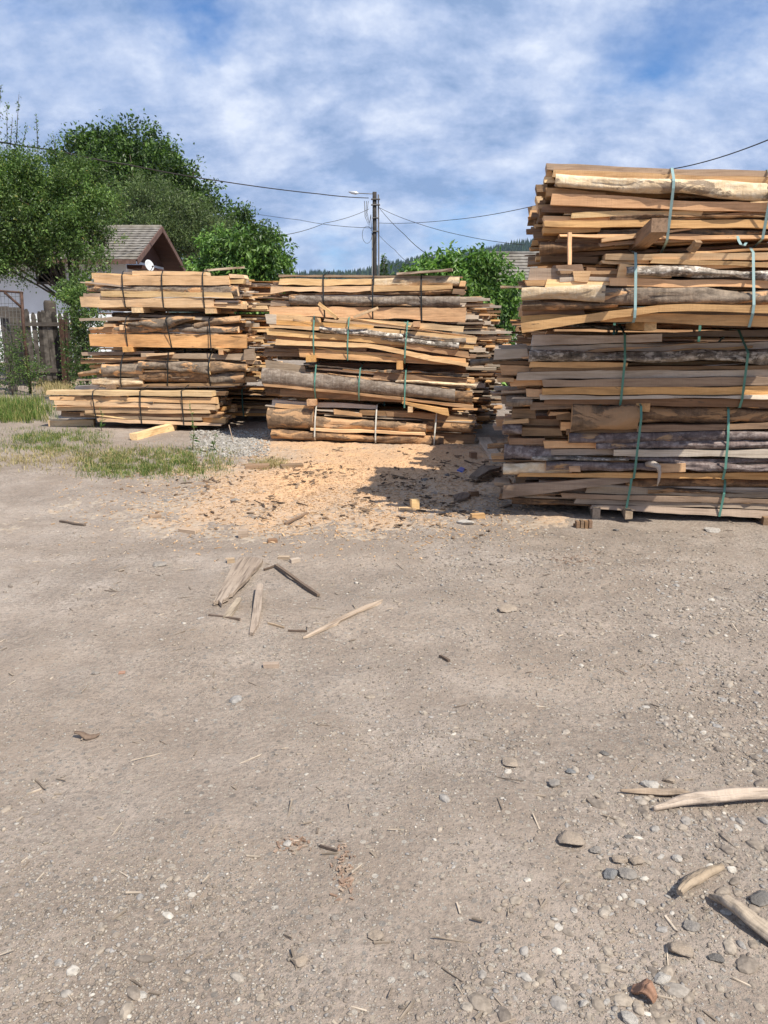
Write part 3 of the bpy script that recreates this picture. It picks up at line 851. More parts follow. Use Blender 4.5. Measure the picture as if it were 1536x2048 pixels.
# bearers: square timbers between the bundles, running through the stack
def bearer(st, crop, fo, x0, y0, x1, y1, kind, label, length=0.9, rz=0.0, cat='bearer', out=0.10, grp='square bearers between the bundles'):
    sc, ox, oy = crop
    Q = st.o - st.n * (fo + out)
    a = on_plane(ox + x0 / sc, oy + y0 / sc, Q, st.n); b = on_plane(ox + x1 / sc, oy + y1 / sc, Q, st.n)
    w = (b - a).dot(st.e); h = a.z - b.z
    root = Q + st.e * ((a - Q).dot(st.e) + w / 2) + Vector((0, 0, b.z))
    v = []
    n = 5
    for i in range(n):
        y = length * i / (n - 1)
        for (dx, dz) in ((-w / 2, 0), (-w / 2, h), (w / 2, h), (w / 2, 0)):
            v.append((dx + rnd.uniform(-.003, .003), y, dz + rnd.uniform(-.003, .003)))
    f = [(4 * i + j, 4 * i + (j + 1) % 4, 4 * i + 4 + (j + 1) % 4, 4 * i + 4 + j) for i in range(n - 1) for j in range(4)]
    f += [(3, 2, 1, 0), (4 * n - 4, 4 * n - 3, 4 * n - 2, 4 * n - 1)]
    # grain runs along local y here, so build the mesh turned: x of the mesh is the long axis
    v = [(p_[1], -p_[0], p_[2]) for p_ in v]
    o = mesh_obj('bearer', v, f, W[kind])
    o.location = root
    o.rotation_euler = (0, 0, -st.th + R(90) + rz)
    tag(o, label, cat, grp)
    return o


for a in ((SL, CL, -0.30, 585, 303, 648, 337, 'pale', 'pale bearer under the top bundle of the left stack, the left one of two'),
          (SL, CL, -0.30, 1056, 310, 1116, 342, 'pale', 'pale bearer under the top bundle of the left stack, the right one of two'),
          (SL, CL, -0.30, 528, 555, 590, 589, 'honey', 'honey-coloured bearer under the second bundle of the left stack, left of its centre'),
          (SL, CL, -0.30, 1142, 570, 1173, 606, 'honey', 'narrow bearer under the second bundle of the left stack, near its right end'),
          (SL, CL, -0.30, 420, 800, 480, 826, 'brown', 'shaded bearer between the two lowest bundles of the left stack'),
          (SM, CM, 0.06, 928, 350, 966, 381, 'honey', 'short honey block on the splayed bundle just under the top bundle of the middle stack'),
          (SM, CM, 0.06, 318, 542, 371, 581, 'honey', 'bearer on the long grey bark slab of the middle stack, the left one of two'),
          (SM, CM, 0.06, 834, 574, 868, 623, 'honey', 'upright narrow bearer on the long grey bark slab of the middle stack, the right one'),
          (SM, CM, 0.06, 323, 794, 373, 830, 'honey', 'bearer resting on the lowest bundle of the middle stack, the left one of two'),
          (SM, CM, 0.06, 898, 834, 926, 866, 'pale', 'small pale bearer resting on the lowest bundle of the middle stack, the right one'),
          (SM, CM, 0.0, 350, 1000, 376, 1026, 'brown', 'bearer on the ground under the middle stack, the left one'),
          (SM, CM, 0.0, 920, 1036, 960, 1056, 'brown', 'bearer on the ground under the middle stack, the right one'),
          (SR, C3, 0.56, 878, 914, 940, 963, 'honey', 'square bearer under the bent board, second bundle of the right stack'),
          (SR, C4, -0.12, 834, 388, 906, 437, 'honey', 'square bearer beside the knotted log butt of the right stack'),
          (SR, C4, -0.18, 604, 950, 640, 1020, 'grey', 'grey upright block on the ground under the right stack, the left one'),
          (SR, C4, -0.1, 778, 968, 812, 1010, 'grey', 'grey block on the ground under the right stack, set back in the shade'),
          (SR, C4, -0.18, 1515, 1000, 1560, 1060, 'brown', 'brown block on the ground under the right stack, at the picture edge')):
    bearer(*a)

# weathered prop that sticks out of the right stack
b0 = on_plane(960 + 838 / 2.6667, 300 + 515 / 2.6667, SR.o - SR.n * 0.46, SR.n) + SR.n * 0.25
b1 = on_plane(960 + 958 / 2.6667, 300 + 400 / 2.6667, SR.o - SR.n * 1.0, SR.n)
mb = MB()
mb.bar((0, 0, 0), (0, 0, (b1 - b0).length), 0.10, 0.085)
mb.v = [(p_[2], p_[0], p_[1]) for p_ in mb.v]
o = mb.build('prop_beam', W['brown'])
o.location = b0
o.rotation_euler = (b1 - b0).to_track_quat('X', 'Z').to_euler()
tag(o, 'weathered square beam sticking out between the two top bundles of the right stack', 'beam')


def stick(name, a, b, w, h, kind, label, cat):
    a, b = Vector(a), Vector(b)
    L = (b - a).length
    v = []; f = []
    n = 6
    for i in range(n):
        t = i / (n - 1)
        for (dy, dz) in ((-w / 2, -h / 2), (-w / 2, h / 2), (w / 2, h / 2), (w / 2, -h / 2)):
            v.append((L * t, dy + rnd.uniform(-.1, .1) * w, dz + rnd.uniform(-.1, .1) * h))
    for i in range(n - 1):
        for j in range(4):
            f.append((4 * i + j, 4 * i + 4 + j, 4 * i + 4 + (j + 1) % 4, 4 * i + (j + 1) % 4))
    f += [(0, 1, 2, 3), tuple(4 * n - 4 + j for j in (3, 2, 1, 0))]
    o = mesh_obj(name, v, f, W[kind])
    o.location = a
    o.rotation_euler = (b - a).to_track_quat('X', 'Z').to_euler()
    return tag(o, label, cat)


def onst(st, crop, fo, cx, cy):
    return on_plane(crop[1] + cx / crop[0], crop[2] + cy / crop[0], st.o - st.n * fo, st.n)


stick('loose_board', onst(SR, C3, 0.64, 478, 612), onst(SR, C3, 0.62, 477, 440), 0.028, 0.012, 'honey', 'thin strip of wood hanging straight down from the top bundle of the right stack', 'board')
stick('loose_board', onst(SM, CM, 0.20, 494, 330), onst(SM, CM, 0.16, 392, 246), 0.03, 0.04, 'pale', 'short pale stick leaning left against the wide board of the middle stack', 'stick')
stick('loose_board', onst(SM, CM, 0.20, 590, 326), onst(SM, CM, 0.22, 728, 272), 0.03, 0.035, 'pale', 'short pale stick pointing up right on the splayed bundle of the middle stack', 'stick')
stick('loose_board', onst(SM, CM, 0.0, 838, 80), onst(SM, CM, 0.05, 1152, 56), 0.12, 0.028, 'grey', 'long grey board lying on top of the middle stack', 'board')
stick('loose_board', onst(SL, CL, -0.5, 1060, 66), onst(SL, CL, -0.9, 1300, 48), 0.12, 0.03, 'grey', 'grey board lying on top of the left stack near its right end', 'board')
stick('loose_board', onst(SR, C3, 0.62, 1126, 540), onst(SR, C3, 0.66, 1164, 486), 0.06, 0.03, 'brown', 'short dark chip standing up on the second bundle of the right stack', 'board')


def beam(px0, py0, px1, py1, w, h, kind, label):
    a, b = GG(px0, py0), GG(px1, py1)
    a.z += h / 2 - 0.005; b.z += h / 2 - 0.005
    return stick('loose_beam', a, b, w, h, kind, label, 'beam')


beam(100, 852, 190, 851, 0.12, 0.10, 'pale', 'pale squared beam lying on the dirt left of the lowest left bundle')
beam(268, 880, 348, 860, 0.12, 0.10, 'pale', 'pale squared beam lying at an angle in front of the left stack')
beam(995, 928, 966, 882, 0.16, 0.06, 'white', 'thick grey board lying in the shaded gap between the middle and right stacks')


# ---------------------------------------------------------------- ground
def grid_mesh(name, X, Y, hfun, mat):
    gx, gy = np.meshgrid(X, Y)
    V = np.stack([gx, gy, hfun(gx, gy)], -1).reshape(-1, 3)
    nx, ny = len(X), len(Y)
    i = np.arange(nx - 1)[None, :] + np.arange(ny - 1)[:, None] * nx
    F = np.stack([i, i + 1, i + nx + 1, i + nx], -1).reshape(-1, 4)
    return np_mesh(name, V, F, mat, smooth=True)


gm, nt, b = new_mat('dirt_and_gravel')
tcn = nt.nodes.new('ShaderNodeTexCoord'); ob = tcn.outputs['Object']
big = noise(nt, ob, 0.55, 7, 0.68)
med = noise(nt, mapping(nt, ob, (1, 1, 1), (4, 9, 0)), 2.6, 6, 0.65)
fine = noise(nt, ob, 38, 6, 0.7)
col = ramp(nt, big, [(0.35, (0.335, 0.264, 0.206)), (0.62, (0.405, 0.340, 0.287))])
col = mixc(nt, ramp(nt, med, [(0.42, (0.55,) * 3), (0.62, (0, 0, 0))]), col, (0.250, 0.195, 0.152))
band = noise(nt, mapping(nt, ob, (0.22, 1.7, 1), (2, 5, 0), (0, 0, R(24))), 1.2, 6, 0.62, 0.5)
col = mixc(nt, 1.0, col, ramp(nt, band, [(0.34, (0.89, 0.88, 0.87)), (0.50, (1, 1, 1)), (0.66, (1.10, 1.10, 1.10))]), 'MULTIPLY')
pat = noise(nt, mapping(nt, ob, (1, 1, 1), (31, 12, 0)), 0.9, 6, 0.65)
fm_ = mth(nt, 'MULTIPLY', ramp(nt, fine, [(0.36, (0.8,) * 3), (0.56, (0, 0, 0))]), ramp(nt, pat, [(0.38, (0.25,) * 3), (0.62, (1, 1, 1))]))
col = mixc(nt, fm_, col, (0.17, 0.14, 0.115))
vor = nd(nt, 'ShaderNodeTexVoronoi', {'Scale': 46.0, 'Randomness': 1.0}); nt.links.new(ob, vor.inputs['Vector'])
vor2 = nd(nt, 'ShaderNodeTexVoronoi', {'Scale': 120.0, 'Randomness': 1.0}); nt.links.new(ob, vor2.inputs['Vector'])
cl = noise(nt, mapping(nt, ob, (1, 1, 1), (14, 3, 0)), 1.3, 5, 0.7)
sx = nd(nt, 'ShaderNodeSeparateXYZ', {'Vector': ob})
gr = mth(nt, 'ADD', cl, mth(nt, 'MULTIPLY', mth(nt, 'SUBTRACT', sx.outputs[0], 0.2), 0.03, clamp=False))
grm = ramp(nt, gr, [(0.40, (0.2,) * 3), (0.60, (1, 1, 1))])
sep1 = nd(nt, 'ShaderNodeSeparateColor', {'Color': vor.outputs['Color']})
peb = mth(nt, 'MULTIPLY', mth(nt, 'LESS_THAN', vor.outputs['Distance'], mth(nt, 'MULTIPLY_ADD', sep1.outputs[1], 0.45, 0.05)), mth(nt, 'GREATER_THAN', mth(nt, 'ADD', sep1.outputs[0], mth(nt, 'MULTIPLY', grm, 0.5)), 0.82))
pc = ramp(nt, sep1.outputs[2], [(0.0, (0.16, 0.14, 0.12)), (0.4, (0.28, 0.255, 0.225)), (0.7, (0.34, 0.285, 0.22)), (1.0, (0.46, 0.42, 0.36))])
sep2 = nd(nt, 'ShaderNodeSeparateColor', {'Color': vor2.outputs['Color']})
peb2 = mth(nt, 'MULTIPLY', mth(nt, 'LESS_THAN', vor2.outputs['Distance'], 0.42), mth(nt, 'GREATER_THAN', mth(nt, 'ADD', sep2.outputs[0], mth(nt, 'MULTIPLY', grm, 0.4)), 0.72))
pc2 = ramp(nt, sep2.outputs[2], [(0.0, (0.16, 0.14, 0.12)), (0.5, (0.29, 0.25, 0.205)), (1.0, (0.42, 0.38, 0.32))])
col = mixc(nt, mth(nt, 'MULTIPLY', peb2, 0.75), col, pc2)
col = mixc(nt, mth(nt, 'MULTIPLY', peb, 0.8), col, pc)
nt.links.new(col, b.inputs['Base Color'])
b.inputs['Roughness'].default_value = 0.92
b.inputs['Specular IOR Level'].default_value = 0.12
hg = mth(nt, 'ADD', mth(nt, 'MULTIPLY', fine, 0.9), mth(nt, 'ADD', mth(nt, 'MULTIPLY', peb, 0.55), mth(nt, 'MULTIPLY', peb2, 0.3)))
bp = nd(nt, 'ShaderNodeBump', {'Strength': 0.9, 'Distance': 0.02, 'Height': hg})
nt.links.new(bp.outputs[0], b.inputs['Normal'])

gX = np.concatenate([[-4000, -1500, -500, -150, -60, -30, -18], np.arange(-12, -5.01, 0.25), np.arange(-4.9, 4.91, 0.028), np.arange(5, 12.01, 0.25), [18, 30, 60, 150, 500, 1500, 4000]])
gY = np.concatenate([[-300, -60, -20, -8, -3, -1], np.arange(0, 0.99, 0.1), np.arange(1.0, 9.5, 0.028), np.arange(9.5, 20, 0.15), np.arange(20, 42, 1.0), [50, 70, 110, 200, 500, 1500, 4500]])
tag(grid_mesh('ground', gX, gY, lambda x, y: ground_h(x, y), gm), kind='structure')

# sawdust: a thin layer that thins out and dips under the dirt at its edge
SAW = [G(*q) for q in ((330, 990), (400, 950), (470, 925), (500, 900), (530, 880), (600, 868), (900, 878), (985, 880), (1030, 960), (1040, 1010), (1010, 1040), (940, 1040), (860, 1030), (760, 1030), (690, 1048), (560, 1052), (430, 1045), (330, 1030), (215, 1005))]


def poly_sdf(x, y, P):
    d = np.full(x.shape, 1e9); ins = np.zeros(x.shape, bool)
    for i in range(len(P)):
        ax, ay = P[i][0], P[i][1]; bx, by = P[(i + 1) % len(P)][0], P[(i + 1) % len(P)][1]
        ex, ey = bx - ax, by - ay
        t = np.clip(((x - ax) * ex + (y - ay) * ey) / (ex * ex + ey * ey), 0, 1)
        d = np.minimum(d, np.hypot(x - ax - ex * t, y - ay - ey * t))
        c = ((ay > y) != (by > y)) & (x < (bx - ax) * (y - ay) / (by - ay + 1e-12) + ax)
        ins ^= c
    return np.where(ins, d, -d)


def saw_m(x, y):
    sd = poly_sdf(x, y, SAW)
    return np.clip(sd / 1.5, -1.2, 1) + 1.1 * fbm(x * 1.3, y * 1.3, 21, 4) + 0.22 - np.where(sd < -0.5, 0.6, 0)


def saw_h(x, y):
    m = saw_m(x, y)
    h = 0.013 * np.clip(m, -1, 1) + 0.013 * fbm(x * 26, y * 22, 31, 2, 0.7) + 0.010 * fbm(x * 5, y * 5, 37, 3) + 0.001
    return ground_h(x, y) + h


sm_, nt, b = new_mat('sawdust')
tcn = nt.nodes.new('ShaderNodeTexCoord'); ob = tcn.outputs['Object']
f1 = noise(nt, ob, 60, 5, 0.75); f2 = noise(nt, ob, 1.6, 6, 0.6); f3 = noise(nt, ob, 14, 5, 0.7)
col = ramp(nt, f1, [(0.30, (0.36, 0.215, 0.12)), (0.50, (0.62, 0.38, 0.205)), (0.75, (0.74, 0.505, 0.31))])
col = mixc(nt, ramp(nt, f2, [(0.40, (0.45,) * 3), (0.60, (0, 0, 0))]), col, (0.36, 0.26, 0.18))
col = mixc(nt, ramp(nt, f3, [(0.60, (0, 0, 0)), (0.68, (0.7,) * 3)]), col, (0.16, 0.105, 0.07))
cov = nd(nt, 'ShaderNodeAttribute', attribute_name='cover')
dusty = ramp(nt, f3, [(0.35, (0.26, 0.205, 0.155)), (0.62, (0.41, 0.345, 0.275))])
cf = mth(nt, 'ADD', cov.outputs['Fac'], mth(nt, 'MULTIPLY', mth(nt, 'SUBTRACT', noise(nt, ob, 24, 5, 0.75), 0.5), 1.5))
col = mixc(nt, ramp(nt, cf, [(0.0, (0, 0, 0)), (0.9, (1, 1, 1))]), dusty, col)
nt.links.new(col, b.inputs['Base Color'])
bp = nd(nt, 'ShaderNodeBump', {'Strength': 0.7, 'Distance': 0.012, 'Height': mth(nt, 'ADD', f1, f3)})
nt.links.new(bp.outputs[0], b.inputs['Normal'])
sx0, sx1 = min(q.x for q in SAW) - 0.8, max(q.x for q in SAW) + 0.8
sy0, sy1 = min(q.y for q in SAW) - 0.8, max(q.y for q in SAW) + 0.8
sawo = tag(grid_mesh('sawdust', np.arange(sx0, sx1, 0.014), np.arange(sy0, sy1, 0.016), saw_h, sm_), 'loose orange sawdust spread over the dirt before the middle stack', 'sawdust', kind='stuff')
cc = np.empty(len(sawo.data.vertices) * 3, dtype=np.float32); sawo.data.vertices.foreach_get('co', cc)
cc = cc.reshape(-1, 3)
sawo.data.attributes.new('cover', 'FLOAT', 'POINT').data.foreach_set('value', np.clip(saw_m(cc[:, 0].astype(float), cc[:, 1].astype(float)) * 0.75 + 0.18, 0, 1).astype(np.float32))


def surf_h(x, y):
    x = np.asarray(x, float); y = np.asarray(y, float)
    g = ground_h(x, y)
    return np.maximum(g, saw_h(x, y)) if np.any((x > sx0) & (x < sx1) & (y > sy0) & (y < sy1)) else g


# ---------------------------------------------------------------- scattered stones and chips
def ico(sub):
    import bmesh
    bm = bmesh.new()
    bmesh.ops.create_icosphere(bm, subdivisions=sub, radius=1.0)
    V = np.array([v.co[:] for v in bm.verts]); F = np.array([[v.index for v in f.verts] for f in bm.faces])
    bm.free()
    return V, F


def island_mat(name, stops, rough=0.85, spec=0.25, grain=25.0, transl=0.0, span=(0.72, 1.15)):
    m, nt, b = new_mat(name)
    g = nt.nodes.new('ShaderNodeNewGeometry')
    col = ramp(nt, g.outputs['Random Per Island'], stops)
    tcn = nt.nodes.new('ShaderNodeTexCoord')
    f = noise(nt, tcn.outputs['Object'], grain, 3)
    col = mixc(nt, 1.0, col, ramp(nt, f, [(0.35, (span[0],) * 3), (0.65, (span[1],) * 3)]), 'MULTIPLY')
    nt.links.new(col, b.inputs['Base Color'])
    b.inputs['Roughness'].default_value = rough
    b.inputs['Specular IOR Level'].default_value = spec
    if transl:
        tr = nd(nt, 'ShaderNodeBsdfTranslucent', {'Color': mixc(nt, 1.0, col, (1.1, 1.25, 0.6), 'MULTIPLY')})
        mx = nd(nt, 'ShaderNodeMixShader', {'Fac': transl, 1: b.outputs[0], 2: tr.outputs[0]})
        nt.links.new(mx.outputs[0], nt.nodes['Material Output'].inputs[0])
    return m


pebm = island_mat('pebbles', [(0.0, (0.17, 0.14, 0.115)), (0.3, (0.28, 0.23, 0.18)), (0.6, (0.34, 0.285, 0.225)), (0.9, (0.27, 0.25, 0.23)), (1.0, (0.50, 0.45, 0.38))], 0.8, 0.25, 60)


def scatter_pixels(n, x0, x1, y0, y1, dens=None):
    out = []
    while len(out) < n:
        px = nrg.uniform(x0, x1, n); py = nrg.uniform(y0, y1, n)
        if dens is not None:
            k = nrg.uniform(0, 1, n) < dens(px, py)
            px, py = px[k], py[k]
        xc = (px - 768) / FPX; yc = (1024 - py) / FPX
        dz = -math.sin(PITCH) + yc * math.cos(PITCH); dy = math.cos(PITCH) + yc * math.sin(PITCH)
        t = -CAMZ / dz
        out += list(zip(xc * t, dy * t))
    return np.array(out[:n])


def pebble_field(name, P, size, V0, F0, mat, flat=0.6, sinkf=0.25, label=None, rag=0.22, smooth=True):
    n = len(P); k = len(V0)
    ang = nrg.uniform(0, 2 * math.pi, n)
    S = np.stack([size * nrg.uniform(0.8, 1.5, n), size * nrg.uniform(0.6, 1.0, n), size * flat * nrg.uniform(0.6, 1.1, n)], -1)
    jit = 1 + nrg.uniform(-rag, rag, (n, k, 1))
    V = V0[None] * jit * S[:, None, :]
    c, s = np.cos(ang)[:, None], np.sin(ang)[:, None]
    X = V[..., 0] * c - V[..., 1] * s; Y = V[..., 0] * s + V[..., 1] * c
    z0 = surf_h(P[:, 0], P[:, 1]) + S[:, 2] * (1 - 2 * sinkf) * 0.6
    V = np.stack([X + P[:, :1], Y + P[:, 1:], V[..., 2] + z0[:, None]], -1).reshape(-1, 3)
    F = (F0[None] + (np.arange(n) * k)[:, None, None]).reshape(-1, F0.shape[1])
    return tag(np_mesh(name, V, F, mat, smooth=smooth), label, 'gravel', kind='stuff')


def gdens(px, py):
    xc = (px - 768) / FPX; yc = (1024 - py) / FPX
    t = -CAMZ / (-math.sin(PITCH) + yc * math.cos(PITCH))
    x = xc * t; y = (math.cos(PITCH) + yc * math.sin(PITCH)) * t
    cl = fbm(x * 1.1, y * 1.1, 77, 4)
    right = np.clip((px - 500) / 900, 0, 1)
    low = np.clip((py - 1250) / 500, 0, 1)
    base = 0.16 + 0.62 * right * (0.35 + 0.65 * low) + 0.25 * low * np.clip(cl * 2, 0, 1)
    band = np.exp(-((py - 1130) / 90) ** 2) * np.clip((px - 700) / 200, 0, 1) * 0.4
    return np.clip((base + band) * np.clip(0.6 + 2.2 * cl, 0.1, 1.6), 0, 1)


V1, F1 = ico(1); V2, F2 = ico(2)
P = scatter_pixels(36000, -150, 1686, 1055, 2250, gdens)
dist = np.hypot(P[:, 0], P[:, 1])
pebble_field('fine_gravel', P, np.clip(nrg.lognormal(-5.65, 0.42, len(P)), 0.002, 0.010) * np.clip(dist / 3.0, 0.8, 1.6), V1, F1, pebm, label='fine grey gravel strewn over the packed dirt yard')
P = scatter_pixels(1900, -150, 1686, 1070, 2250, lambda px, py: np.clip(gdens(px, py) ** 1.6 * (0.08 + np.clip((px - 850) / 500, 0, 1)), 0, 1))
pebble_field('coarse_gravel', P, np.clip(nrg.lognormal(-4.75, 0.42, len(P)), 0.006, 0.03), V2, F2, pebm, 0.5, 0.42, 'coarse gravel stones pressed into the dirt', 0.13, False)
# pale crushed stone between the left and middle stacks
P = scatter_pixels(2600, 380, 540, 852, 915, lambda px, py: np.exp(-((px - 455) / 60) ** 2 - ((py - 885) / 24) ** 2))
stone_pale = island_mat('crushed_stone', [(0, (0.20, 0.18, 0.155)), (0.5, (0.31, 0.285, 0.25)), (1, (0.43, 0.40, 0.36))], 0.9, 0.2, 60)
pebble_field('crushed_stone', P, nrg.uniform(0.010, 0.026, len(P)), V1, F1, stone_pale, 0.7, 0.3, 'pale grey crushed stone between the left and middle stacks')


def chip_field(name, P, L, Wd, T, mat, label, lift=0.0, tilt=0.25):
    n = len(P)
    B = np.array([(-1, -1, 0), (1, -.8, 0), (1.1, .7, 0), (-.9, 1, 0), (-1, -1, 1), (1, -.8, 1), (1.1, .7, 1), (-.9, 1, 1)], float) * (0.5, 0.5, 1)
    F0 = np.array([(3, 2, 1, 0), (4, 5, 6, 7), (0, 1, 5, 4), (1, 2, 6, 5), (2, 3, 7, 6), (3, 0, 4, 7)])
    V = B[None] * np.stack([L, Wd, T], -1)[:, None, :] * (1 + nrg.uniform(-.15, .15, (n, 8, 1)))
    V[..., 2] += V[..., 0] * nrg.uniform(-tilt, tilt, (n, 1)) + np.abs(nrg.normal(0, 0.003, (n, 1)))
    a = nrg.uniform(0, 2 * math.pi, (n, 1))
    X = V[..., 0] * np.cos(a) - V[..., 1] * np.sin(a) + P[:, :1]; Y = V[..., 0] * np.sin(a) + V[..., 1] * np.cos(a) + P[:, 1:]
    Z = V[..., 2] + surf_h(P[:, 0], P[:, 1])[:, None] - 0.001 + lift
    F = (F0[None] + (np.arange(n) * 8)[:, None, None]).reshape(-1, 4)
    return tag(np_mesh(name, np.stack([X, Y, Z], -1).reshape(-1, 3), F, mat), label, 'chips', kind='stuff')


chip_pale = island_mat('pale_chips', [(0, (0.36, 0.22, 0.12)), (0.5, (0.56, 0.36, 0.20)), (1, (0.68, 0.49, 0.31))])
chip_dark = island_mat('bark_chips', [(0, (0.06, 0.042, 0.03)), (0.5, (0.17, 0.115, 0.075)), (1, (0.36, 0.25, 0.16))])
chip_grey = island_mat('splinters', [(0, (0.16, 0.125, 0.095)), (0.6, (0.33, 0.265, 0.20)), (1, (0.52, 0.43, 0.33))])


def sawdens(px, py):
    return np.exp(-((px - 680) / 330) ** 2 - ((py - 980) / 70) ** 2)


n = 9000
P = scatter_pixels(n, 100, 1090, 870, 1120, sawdens)
chip_field('wood_chips', P, np.clip(nrg.lognormal(-4.3, 0.6, n), 0.006, 0.08), nrg.uniform(0.003, 0.014, n), nrg.uniform(0.002, 0.006, n), chip_pale, 'small pale wood chips lying on the sawdust')
n = 620
P = scatter_pixels(n, 150, 1080, 875, 1080, lambda px, py: np.exp(-((px - 720) / 300) ** 2 - ((py - 975) / 55) ** 2) * np.clip(0.25 + 3 * vnoise(px / 60, py / 22, 5), 0.03, 1))
chip_field('bark_chips', P, np.clip(nrg.lognormal(-3.15, 0.6, n), 0.015, 0.24), nrg.uniform(0.006, 0.03, n), nrg.uniform(0.004, 0.014, n), chip_dark, 'dark torn bark chips lying on the sawdust')
n = 330
P = scatter_pixels(n, -60, 1600, 1040, 2100, lambda px, py: 0.15 + 0.6 * np.exp(-((py - 1100) / 160) ** 2))
chip_field('wood_splinters', P, np.clip(nrg.lognormal(-3.2, 0.5, n), 0.015, 0.11), nrg.uniform(0.002, 0.007, n), nrg.uniform(0.002, 0.005, n), chip_grey, 'thin grey wood splinters strewn over the dirt')
n = 240
P = np.concatenate([scatter_pixels(110, 1085, 1205, 1104, 1136, lambda px, py: np.exp(-((px - 1145) / 40) ** 2 - ((py - 1120) / 9) ** 2)),
                    scatter_pixels(50, 545, 630, 1675, 1715, lambda px, py: np.exp(-((px - 585) / 28) ** 2 - ((py - 1694) / 10) ** 2)),
                    scatter_pixels(80, 660, 720, 1700, 1810, lambda px, py: np.exp(-((px - 688 - (py - 1750) * 0.05) / 18) ** 2 - ((py - 1755) / 45) ** 2))])
chip_red = island_mat('red_bark', [(0, (0.17, 0.105, 0.07)), (0.5, (0.31, 0.205, 0.145)), (1, (0.38, 0.29, 0.215))])
chip_field('bark_crumbs', P, nrg.uniform(0.004, 0.020, n), nrg.uniform(0.003, 0.009, n), nrg.uniform(0.001, 0.004, n), chip_red, 'crumbled red-brown bark trodden into the dirt')


# single stones
def stone(px, py, wpx, hpx, col, label, seed, ang=0.0, flat=0.55):
    p_ = GG(px, py)
    dcam = math.hypot(p_.x, p_.y, CAMZ)
    w = wpx / FPX * dcam
    dep = w * flat * 1.25
    V, F = ico(4)
    r = np.random.default_rng(seed)
    q = V.copy()
    for _ in range(11):                                  # flat facets, then some roughness
        nrm = r.normal(size=3); nrm /= np.linalg.norm(nrm)
        d = q @ nrm; lim = r.uniform(0.5, 0.82)
        q = q - np.outer(np.maximum(d - lim, 0), nrm) * 0.96
    q *= 1 + 0.16 * fbm(q[:, 0] * 2.2 + seed, q[:, 1] * 2.2 + q[:, 2] * 1.7, seed, 4, 0.6)[:, None]
    h = max(hpx / FPX * dcam * 0.62, w * 0.28)
    q = q * np.array([w / 2, dep / 2 + h * 0.1, h / 2]) * 0.98
    o = np_mesh('stone', q, F, stone_mats[col], smooth=True)
    o.location = (p_.x, p_.y, p_.z + h * 0.28)
    o.rotation_euler = (0, 0, ang)
    return tag(o, label, 'stone', 'single stones lying on the dirt')


def rock(name, c):
    m, nt, b = new_mat(name)
    tcn = nt.nodes.new('ShaderNodeTexCoord')
    a = noise(nt, tcn.outputs['Object'], 55, 8, 0.75); d = noise(nt, mapping(nt, tcn.outputs['Object'], (1, 1, 5)), 12, 6, 0.6)
    col = ramp(nt, a, [(0.3, tuple(x * 0.7 for x in c)), (0.55, c), (0.75, tuple(min(1, x * 1.25) for x in c))])
    col = mixc(nt, ramp(nt, d, [(0.5, (0, 0, 0)), (0.7, (0.4,) * 3)]), col, (0.42, 0.37, 0.31))
    nt.links.new(col, b.inputs['Base Color'])
    bp = nd(nt, 'ShaderNodeBump', {'Strength': 0.9, 'Distance': 0.012, 'Height': a}); nt.links.new(bp.outputs[0], b.inputs['Normal'])
    return m


